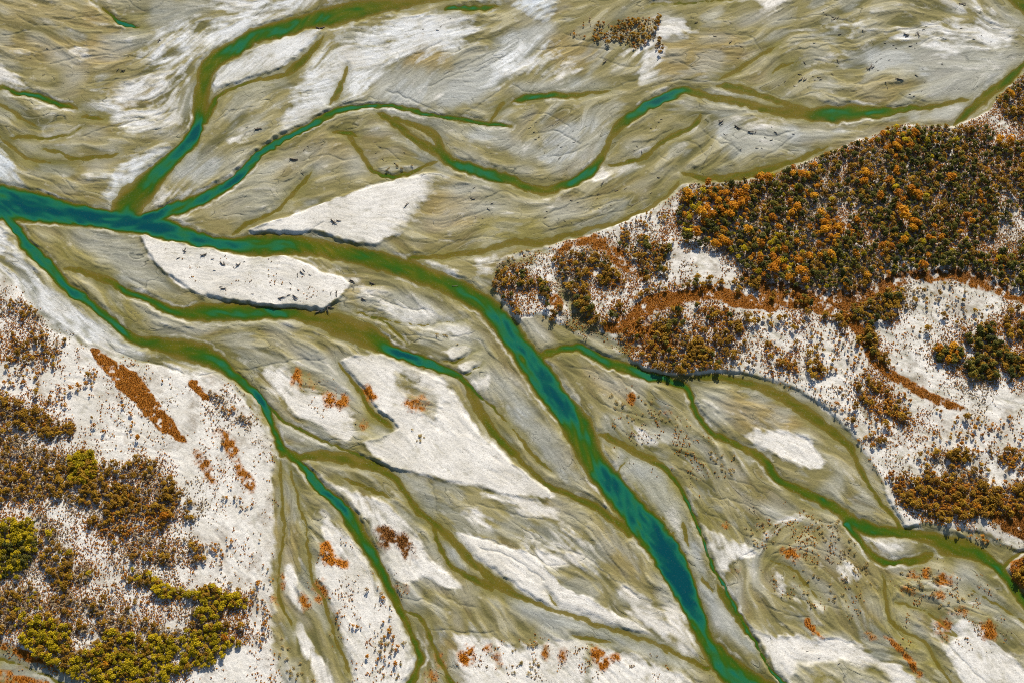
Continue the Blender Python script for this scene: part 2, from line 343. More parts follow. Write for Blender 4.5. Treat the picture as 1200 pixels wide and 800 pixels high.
# ------------------------------------------------------------------ surveyed sediment: amount, blue tint, height, softness, outline
BARS = [(a, b, h, s, p2(t)) for a, b, h, s, t in [
 (.95, .0, 1.5, 3, "-200,300 0,318 25,345 60,385 100,405 150,420 215,437 262,437 285,462 305,495 321,525 321,600 319,700 317,760 330,800 330,960 -200,960"),
 (.6, .45, .5, 3, "-60,235 0,268 20,290 50,330 85,358 130,390 165,410 215,437 150,420 100,402 60,382 25,343 0,318 -60,300"),
 (1, .0, 2.4, 1.2, "163,277 180,277 210,285 250,293 280,300 300,302 330,300 352,306 380,320 400,325 412,335 400,350 385,360 372,366 340,361 300,357 262,351 235,346 215,335 195,322 180,307 172,292"),
 (1, .05, 2.2, 1.4, "290,270 330,258 370,243 400,231 440,218 480,208 515,203 530,208 520,222 508,240 495,258 480,270 460,281 440,287 420,287 400,282 385,277 365,270 352,274 330,274 305,274"),
 (.85, .4, 1.2, 1.5, "246,104 255,82 275,70 300,57 340,44 370,34 377,38 360,55 345,70 325,83 310,90 290,94 265,103 250,112"),
 (.8, .5, .4, 7, "385,55 420,34 470,22 520,18 560,22 565,35 545,55 520,65 490,70 450,78 435,95 430,112 405,120 380,132 350,150 330,158 335,135 345,110 370,75"),
 (.6, .5, .2, 6, "180,45 230,20 260,0 280,-40 420,-40 400,2 360,14 320,27 290,42 250,65 235,80 215,75"),
 (.55, .35, .2, 6, "95,130 130,110 170,90 220,70 235,75 228,110 225,140 200,150 150,155 130,140"),
 (.5, .5, .2, 5, "160,60 200,50 230,60 225,75 190,85 165,75"),
 (.85, .1, .5, 4, "-60,70 0,80 25,90 30,106 10,100 -60,92"),
 (.5, .9, .3, 3, "-40,150 0,160 10,172 20,200 34,230 18,230 0,215 -40,200"),
 (.7, .6, .3, 4, "145,185 185,173 203,168 195,185 170,210 135,236 105,247 125,225"),
 (.5, .3, .2, 4, "175,238 190,228 215,222 240,222 225,232 195,242"),
 (.6, .1, .3, 3, "80,57 95,55 103,65 92,70 82,63"),
 (.6, .1, .3, 3, "195,45 230,40 220,55 200,55"),
 (.7, .1, .3, 3, "265,165 290,155 300,158 292,165 268,172"),
 (.95, .0, .9, 3, "300,433 330,428 338,440 350,455 378,462 395,470 410,480 412,500 410,520 395,515 370,503 345,487 325,465 310,445"),
 (.97, .0, 1.2, 1.8, "395,424 410,418 445,416 475,428 500,437 520,448 535,465 545,485 560,505 580,525 600,540 625,560 648,576 640,588 600,582 560,570 530,565 500,558 470,552 450,545 430,530 425,518 450,510 467,502 457,490 440,476 428,458 412,440"),
 (.65, .1, .5, 5, "440,356 480,358 520,370 555,386 540,393 500,392 470,378"),
 (.5, .0, .3, 6, "330,305 370,312 420,330 460,345 430,350 400,335"),
 (.9, .0, .8, 1.6, "518,414 535,406 552,407 545,418 528,424"),
 (.9, .0, .8, 1.6, "536,431 552,421 567,422 560,432 545,438"),
 (.8, .0, .6, 2, "550,447 575,440 570,455 560,460"),
 (.95, .0, 1., 1.6, "600,642 620,645 640,665 660,685 690,700 720,718 745,730 770,745 785,752 760,742 720,735 680,727 650,720 630,704 610,690 590,675 575,665 560,655 540,640 530,620 545,625 570,632"),
 (.6, .0, .3, 6, "675,620 700,640 715,670 690,665 650,665 620,650 610,625 640,612"),
 (.8, .0, .3, 4, "735,685 765,702 783,738 790,757 770,750 745,725 725,700"),
 (.75, .0, .3, 4, "775,705 797,716 818,742 826,765 815,780 800,768 788,750"),
 (.85, .0, .4, 4, "540,600 560,600 580,612 575,622 550,615"),
 (.9, .0, .3, 5, "560,568 600,580 640,588 660,600 650,612 620,604 585,588"),
 (.85, .0, .7, 2, "362,546 380,560 400,572 430,580 460,595 480,610 490,625 495,645 520,670 545,687 520,690 500,675 480,682 460,680 448,660 440,635 432,612 420,598 395,575 375,560"),
 (.9, .0, .8, 2.5, "376,592 385,605 400,620 415,640 430,660 440,680 455,700 465,715 475,735 482,750 478,765 485,775 475,795 470,850 425,850 415,790 408,770 398,740 388,715 384,690 370,675 372,655 383,645"),
 (.9, .0, .5, 2, "340,657 348,675 352,700 356,722 350,717 340,705 335,685"),
 (.9, .0, .5, 2, "346,728 365,750 378,775 392,800 410,850 380,850 365,780 352,755"),
 (.9, .0, .5, 3, "530,742 560,747 600,755 650,754 690,752 720,758 750,770 780,783 815,803 840,850 550,850 543,790 535,765"),
 (.9, .0, .7, 2.5, "900,505 925,505 945,518 960,535 962,550 945,548 925,540 905,533 880,520 865,508 880,500"),
 (.75, .3, .8, 2.5, "655,445 668,450 680,470 690,490 682,490 668,470 657,455"),
 (.85, .0, .5, 3, "740,503 755,505 770,520 778,530 765,528 750,520"),
 (.8, .1, .9, 2.5, "799,560 808,570 815,590 830,620 850,630 880,640 890,650 860,655 850,675 840,668 830,640 818,610 806,585"),
 (.92, .0, .7, 2.5, "868,720 885,737 910,745 940,745 980,750 1010,758 1040,775 1070,790 1100,850 925,850 905,777 890,755"),
 (.8, .0, .4, 2.5, "903,668 915,672 925,690 920,700 908,690"),
 (.88, .05, .6, 2.5, "1090,725 1110,730 1130,725 1150,735 1165,750 1185,770 1200,790 1230,850 1170,850 1130,797 1110,770 1095,745"),
 (.65, .1, .4, 2.5, "893,628 910,612 935,603 952,599 940,608 915,618 900,634"),
 (.6, .0, .3, 3, "985,655 1002,658 1008,680 985,687 975,677"),
 (.5, .0, .3, 4, "915,690 945,700 975,715 955,722 925,712"),
 (.65, .3, .3, 5, "1030,46 1060,32 1100,25 1150,22 1195,38 1182,52 1150,55 1120,60 1095,67 1070,50"),
 (.55, .3, .3, 4, "1095,57 1140,45 1165,55 1130,67 1100,72"),
 (.5, .2, .5, 3, "930,76 960,72 990,62 1020,50 1040,46 1030,60 990,73 950,80"),
 (.45, .5, .3, 4, "970,30 1010,22 1020,30 990,48 965,42"),
 (.6, .3, .6, 2, "1070,4 1110,0 1130,8 1160,12 1172,24 1150,16 1120,12 1090,8"),
 (.9, .0, .4, 3, "882,-40 930,-40 925,0 907,12 890,13"),
 (.8, .25, .3, 3, "775,25 800,22 815,40 785,50 778,62 773,78 764,95 752,104 740,100 752,78 758,62 745,66 725,60 750,55 765,45"),
 (.6, .1, .3, 4, "640,92 658,75 685,68 690,88 670,92"),
 (.5, .6, .3, 5, "595,52 650,45 665,60 640,75 600,95 570,115 560,100"),
 (.4, .9, .5, 1.6, "600,8 615,-30 665,-30 655,8 642,28 625,22 612,13"),
 (.6, .7, .5, 2, "535,-30 600,-30 600,3 575,5 550,3"),
 (.4, .1, .3, 3, "1015,628 1035,628 1060,638 1045,648 1022,645"),
 (.75, .05, .3, 3, "684,206 700,200 735,192 760,188 735,200 710,208 690,215"),
 (.5, .0, .3, 4, "820,140 850,130 900,140 940,145 900,150 850,145"),
 (.6, .2, .6, 2, "480,304 495,302 530,315 545,330 530,332 505,320"),
 (.7, .2, .5, 3, "560,300 585,302 580,318 565,330 555,318"),
 # the two wooded terraces
 (.8, .0, 1.9, 1.6, "575,318 590,302 640,287 690,277 735,257 770,237 797,217 850,214 900,207 930,197 960,184 985,173 1030,157 1060,147 1110,149 1150,137 1167,119 1185,97 1200,86 1500,20 1500,720 1210,692 1185,672 1177,660 1190,646 1150,625 1110,617 1085,612 1060,618 1045,592 1030,560 1015,530 1000,510 980,490 950,465 920,450 900,445 870,437 840,435 800,440 780,440 750,430 730,415 700,402 680,395 660,380 640,370 620,370 605,372 592,355 578,340"),
]]
SILT = [(a, s, p2(t)) for a, s, t in [    # silt lying over the gravel
 (.95, 2.5, "648,325 662,330 675,360 705,385 730,392 745,410 735,417 700,402 680,394 660,380 668,372 658,350"),
 (.9, 3, "575,320 600,300 640,290 650,296 615,306 590,320 585,340 578,340"),
 (.9, 3, "0,748 20,758 45,772 70,785 110,802 110,850 -100,850 -100,735"),
 (.8, 2, "1075,622 1110,618 1150,625 1190,646 1177,660 1150,640 1110,628"),
 (1.0, 8, "505,200 545,204 535,235 510,272 480,285 455,280 480,258 495,232"), (.7, 4, "505,225 530,212 560,225 575,250 540,270 500,275 490,262"),
 (.8, 4, "462,432 490,445 515,470 515,490 500,492 480,475 465,450"),
 (.75, 2, "687,752 697,752 695,800 690,830 686,800"),
 (.6, 2, "633,755 642,757 640,775 634,775"),
 (.6, 2.5, "575,750 583,760 590,785 583,790 573,765"),
 (.7, 4, "935,780 985,776 1030,780 1045,800 1045,850 920,850 925,800"),
 (.6, 3, "740,600 700,580 650,600 690,640 740,690 770,700 750,660"),
 (.6, 3, "225,118 240,110 270,100 300,104 280,140 240,160 210,160"),
 (.6, 2, "1100,740 1120,745 1110,760 1125,790 1115,790 1098,755"),
 (.9, 2, "415,560 470,572 480,590 455,584 430,575"),
 (.5, 3, "330,452 345,448 345,460 335,462"),
]]
WET = [(a, s, p2(t)) for a, s, t in [
 (.95, 5, "560,70 600,40 640,25 655,35 630,60 600,88 570,105 535,128 500,126 520,100"), (.8, 5, "600,100 640,95 700,95 720,102 690,107 640,110 600,112"),
 (.8, 4, "660,200 690,190 705,150 720,150 708,185 690,198 670,206"), (.7, 4, "600,140 560,150 540,165 590,175 640,195 690,190 700,150 680,175 640,178 600,160"), (.7, 5, "1010,60 1100,50 1190,60 1180,95 1140,118 1060,116 1090,95 1020,80"),
 (.7, 4, "830,148 880,146 950,150 1000,150 960,165 900,178 860,190 850,170"), (.7, 5, "370,130 420,118 470,122 520,130 470,132 430,128"), (.7, 4, "290,215 330,200 370,180 400,165 360,175 310,195"),
 (.7, 5, "560,420 600,450 640,500 680,560 690,580 640,540 600,490"), (.6, 5, "440,150 480,175 470,160"), (.75, 6, "430,78 480,82 520,85 560,70 600,45 640,30 625,60 575,100 540,128 480,126 430,122 440,95"),
 (.6, 6, "70,265 140,272 165,285 185,320 215,347 180,340 140,325 110,300"),
 (.95, 3, "722,520 760,540 785,570 800,600 815,640 830,680 860,730 893,772 870,762 840,735 825,700 815,670 800,640 780,605 750,570 727,545"),
 (.9, 4, "600,690 640,705 700,725 760,745 800,770 818,787 790,780 740,760 690,747 640,737 600,717"),
 (.6, 3, "465,555 500,558 508,590 512,605 500,605 490,585"),
 (.8, 2, "516,634 530,642 550,666 540,668 525,655"),
 (.45, 8, "595,440 620,470 645,520 675,560 700,593 690,592 650,560 620,520 595,480 575,430"),
 (.6, 6, "1150,60 1195,50 1195,70 1160,100 1140,112 1120,100"),
 (.7, 3, "1060,137 1090,128 1120,122 1135,122 1125,135 1110,145 1080,142"),
 (.6, 3, "880,400 900,410"),
 (.6, 4, "180,0 260,0 230,22 190,40 170,30"),
 (.5, 5, "630,150 690,140 715,150 700,185 660,205 640,200"),
 (.7, 3, "0,765 40,775 80,795 110,806 60,806 0,784"),
 (.5, 5, "20,340 60,385 120,410 180,425 140,400 90,365 50,335 20,300"),
 (.6, 3, "330,490 380,512 420,530 370,528 345,520 325,500"),
 (.5, 4, "215,170 260,180 280,195 240,210 200,215 195,205"),
 (.5, 3, "955,580 975,560 985,545 990,570 985,590 970,588"),
 (.5, 5, "1110,665 1140,665 1165,690 1185,720 1200,740 1180,735 1150,700"),
 (.35, 10, "440,330 500,350 560,390 590,440 560,440 500,400"),
]]
OCHRE = [(a, s, p2(t)) for a, s, t in [
 (.9, 5, "100,0 125,5 138,25 160,32 150,38 120,35 103,30"),
 (.6, 8, "0,40 60,45 120,50 170,70 130,80 60,75 0,70"), (.5, 10, "0,0 100,0 100,30 0,30"),
 (.6, 5, "150,90 185,100 180,120 145,125 130,115"), (.8, 5, "487,60 520,55 530,75 500,85 470,80"),
 (.7, 6, "640,35 700,55 690,90 640,70"), (.7, 6, "770,50 860,40 880,60 820,90 770,98"),
 (.8, 6, "500,225 535,215 565,235 555,262 520,272 490,262"), (.5, 8, "380,150 440,170 430,200 370,200 320,215 330,190"),
 (.8, 6, "830,470 870,463 910,473 945,490 930,506 890,500 850,490"), (.6, 8, "870,440 930,460 990,520 1020,580 970,500 920,475"),
 (.7, 4, "690,420 720,435 740,455 735,475 705,460 680,440"), (.6, 8, "1010,100 1060,95 1050,115 1000,115"),
 (.6, 6, "345,330 400,350 470,350 420,330 380,322"), (.5, 8, "690,600 740,640 760,690 720,670"),
 (.6, 6, "322,545 335,560 350,640 335,700 322,780 320,650"), (.7, 4, "470,455 505,465 510,490 485,490"),
 (.5, 4, "505,750 545,750 570,800 545,800 520,770"),
]]
MOSS = [(a, s, p2(t)) for a, s, t in [
 (.9, 2, "26,272 40,280 55,298 60,306 50,303 36,290"), (.8, 2, "53,272 60,276 70,290 64,288"), (.5, 3, "40,268 110,300 150,320 120,330 80,310"),
 (.5, 4, "105,335 140,352 180,375 165,380 125,360"), (.6, 2, "395,425 440,490 455,498 440,500 410,455"), (.6, 3, "430,500 450,515 445,522 425,512"),
 (.6, 4, "1035,675 1060,700 1070,740 1110,790 1060,770 1035,725"), (.5, 6, "990,690 1060,680 1090,710 1040,720"), (.5, 4, "560,260 640,250 640,280 570,290"),
 (.5, 4, "480,300 560,290 640,272 660,276 600,292 520,306"), (.5, 5, "935,778 1030,778 1040,800 930,800"), (.6, 3, "105,408 135,420 190,430 170,432 130,425"),
 (.4, 6, "730,560 790,600 860,640 850,610 790,560"), (.5, 3, "535,480 555,500 575,525 560,505"), (.5, 5, "520,410 560,400 590,420 560,440"),
 (.6, 3, "565,440 600,490 640,540 600,500"),
]]
def grp(items):
    out = np.zeros((RH, RW), f4)
    for a, s, p in items:
        softmax_in(out, p, s, a)
    return out
def warp(a, k=1.0): return samp(a, gx + wx * k, gy + wy * k)

WH = np.zeros((RH, RW), f4); BL = np.zeros((RH, RW), f4); BH = np.zeros((RH, RW), f4); TER = np.zeros((RH, RW), f4)
for i, (a, b, h, s, p) in enumerate(BARS):
    q = softmax_in(WH, p, s, a)
    if q is None: continue
    sl, m, old = q
    BL[sl] = np.where(m > old, b, BL[sl])
    softmax_in(BH, p, .9 if s < 2.6 else s, h)
    if i in (0, len(BARS) - 1): softmax_in(TER, p, .9 if s < 2.6 else s)
BL = blur(BL, 4)
WH = warp(WH); BL = warp(BL); BH = samp(BH, gx + wxs, gy + wys) * (1 - .9 * grp(SILT)); TER = samp(TER, gx + wxs, gy + wys)
SI = warp(grp(SILT), 1.5); WE = warp(grp(WET), 1.3); OC = warp(grp(OCHRE), 2.0); MO = warp(grp(MOSS), 1.3)
# long smears of pale sand and silt drawn out along the flow
smear = 0.55 * band + 0.6 * tong + 0.35 * streak2
WH = np.clip(WH + (1 - np.abs(2 * WH - 1)) * 0.32 * smear * (1 - 0.5 * TER), 0, 1) * (1 - SI)
flat = (1 - TER)
WH = np.maximum(WH, flat * 0.3 * sstep(1.3, 2.4, smear + 0.25 * vnoise(60, 91)) * (1 - SI))
WE = np.clip(WE + flat * 0.45 * sstep(0.7, 2.0, -band + 0.3 * streak2 + 0.5 * vnoise(80, 92)), 0, 1)
OC = np.clip(OC + flat * 0.5 * sstep(0.3, 1.6, vnoise(70, 93) + 0.4 * band - 0.4 * tong), 0, 1)
# dry salt-pale rims and olive algae along the water
rim = np.exp(-((SD - 2.3) / 1.5) ** 2) * sstep(-0.1, 0.6, vnoise(38, 95) + 0.3 * vnoise(9, 96) + 0.15)
WH = np.maximum(WH, rim * 0.6 * (SD > 0) * sstep(.15, .4, DX))
MO = np.clip(MO + 0.55 * np.exp(-np.clip(SD, 0, 99) / 3.0) * sstep(-0.2, 0.7, vnoise(30, 97)) * (1 - rim), 0, 1)

# ------------------------------------------------------------------ autumn grass and plant patches
def ell(cx, cy, rx, ry, rot=0):
    t = np.linspace(0, 2 * np.pi, 14, endpoint=False); c, s = math.cos(math.radians(rot)), math.sin(math.radians(rot))
    return [(cx + rx * math.cos(a) * c - ry * math.sin(a) * s, cy + rx * math.cos(a) * s + ry * math.sin(a) * c) for a in t]
GRASS = [  # outline, strength, softness, hue (0 brown .. 1 orange)
 (p2("105,412 118,412 140,427 170,450 190,475 210,505 222,520 212,520 190,503 165,480 140,455 120,435"), 1, 1, .55),
 (p2("222,445 232,447 245,465 248,475 238,468 226,455"), 1, 1, .6),
 (p2("650,298 665,286 690,278 710,280 725,293 740,310 755,325 762,331 755,333 735,320 715,302 700,292 680,290 660,300"), 1, 1.2, .4),
 (p2("705,382 730,370 755,352 785,342 820,337 850,336 880,347 905,354 935,362 900,364 860,360 830,352 800,354 770,367 740,387 715,390"), 1, 1.5, .4),
 (p2("880,338 935,345 1000,352 1035,333 1075,324 1115,322 1160,332 1200,351 1260,372 1260,380 1200,360 1160,342 1110,330 1070,332 1030,347 1000,365 960,367 900,362"), .9, 1.5, .35),
 (p2("868,318 880,322 900,331 960,341 1000,343 1030,329 1070,318 1110,316 1160,326 1200,346 1280,362 1280,376 1200,354 1160,338 1110,328 1070,330 1030,345 1000,358 960,352 900,345 870,334"), .85, 2, .12),  # brown marsh; dark tone also stands for tree shadows at the forest edge
 (p2("985,365 1000,362 1020,400 1040,430 1080,455 1125,475 1135,480 1120,482 1080,468 1040,445 1020,425 1005,395"), 1, 1.2, .35),
 (p2("638,338 655,345 660,355 657,362 645,354"), 1, 1.2, .45),
 (p2("1150,603 1200,598 1300,598 1300,645 1200,637 1175,622"), .95, 1.5, .3), (p2("1180,660 1200,650 1300,640 1300,720 1205,692 1190,680"), .9, 1.2, .45),
 (p2("-40,735 0,745 20,755 40,768 60,777 62,782 30,773 0,756 -40,750"), .9, 1.2, .55), (p2("-40,776 0,783 30,791 60,802 60,850 -40,850"), .6, 1.5, .7),
 (p2("250,505 262,500 280,530 297,570 300,578 288,575 270,540"), .55, 2, .6), (p2("225,525 240,535 257,570 246,566 230,540"), .6, 2, .5),
 (p2("725,385 760,375 790,385 800,410 770,425 745,405"), .6, 3, .4),
 (ell(347, 443, 6, 10), .9, 2, .85), (ell(364, 449, 3, 8), .7, 2, .8), (ell(386, 467, 8, 8), 1, 2, .8), (ell(401, 468, 7, 9), 1, 1.5, .75), (ell(432, 462, 6, 11, -30), 1, 1.5, .8),
 (ell(489, 475, 13, 9), .75, 3, .7), (ell(427, 496, 5, 7), .7, 2.5, .6), (ell(383, 650, 9, 17, -15), 1, 1, .95), (ell(400, 660, 5, 9, -45), 1, 1, .95),
 (ell(357, 705, 5, 12, -10), .9, 1.5, .75), (ell(333, 680, 3, 10), .8, 1.2, .7), (ell(321, 703, 3, 8), .8, 1.2, .75), (ell(376, 693, 7, 14), .6, 2, .6), (ell(547, 768, 9, 13), .95, 1.8, .85), (ell(570, 757, 5, 6), .9, 1.5, .85),
 (ell(583, 775, 4, 10, -15), .9, 1.5, .8), (ell(638, 765, 3, 10), .8, 1.5, .65), (ell(659, 770, 6, 9), .6, 2, .6), (ell(703, 772, 7, 14, -20), 1, 1.5, .7), (ell(719, 770, 8, 5), .9, 1.5, .75),
 (ell(926, 648, 12, 6, 15), 1, 1, .7), (ell(1069, 674, 7, 6), .95, 1.5, .7), (ell(1086, 673, 6, 5), .85, 1.5, .65), (ell(1107, 682, 12, 5), .95, 1.5, .7), (ell(1101, 698, 10, 3), .9, 1.2, .75),
 (ell(1066, 692, 9, 4), .8, 1.5, .7), (ell(1124, 715, 9, 5), .8, 1.8, .7), (ell(1158, 739, 12, 9), 1, 1.5, .6), (ell(1106, 737, 9, 14), .6, 3, .55), (p2("942,726 950,727 958,738 967,746 962,747 952,740 944,733"), 1, 1, .75),
 (ell(454, 630, 12, 17, -10), .6, 3, .1), (ell(476, 640, 8, 20, -30), .75, 2.5, .1), (ell(469, 688, 7, 3), .8, 1.5, .4), (ell(1020, 745, 12, 5, 40), .5, 2, .6), (p2("1035,745 1045,750 1075,780 1085,797 1075,790 1050,765"), .7, 1.5, .55),
 (ell(515, 775, 5, 14, -20), .4, 2, .6), (ell(738, 468, 6, 6), .9, 1.2, .6), (ell(779, 485, 5, 5), .7, 1.5, .6), (ell(848, 614, 5, 5), .8, 1.2, .6), (ell(860, 672, 6, 3), .6, 1.5, .4), (ell(505, 792, 9, 10), .5, 2, .6),
]
RU = np.zeros((RH, RW), f4); HU = np.zeros((RH, RW), f4)
for p, a, s, h in GRASS:
    if len(p) == 14: s, a = s + 1.3, a * .95
    q = softmax_in(RU, p, s, a)
    if q is None: continue
    sl, m, old = q
    HU[sl] = np.where(m > old, h, HU[sl])
HU = blur(HU, 1.0)
RU = samp(RU, gx + wx * 1.3, gy + wy * 1.3); HU = samp(HU, gx + wx * .7, gy + wy * .7)
RU = np.clip(RU * (1.0 + 0.6 * vnoise(2.6, 61) + 0.7 * vnoise(7, 62)), 0, 1)

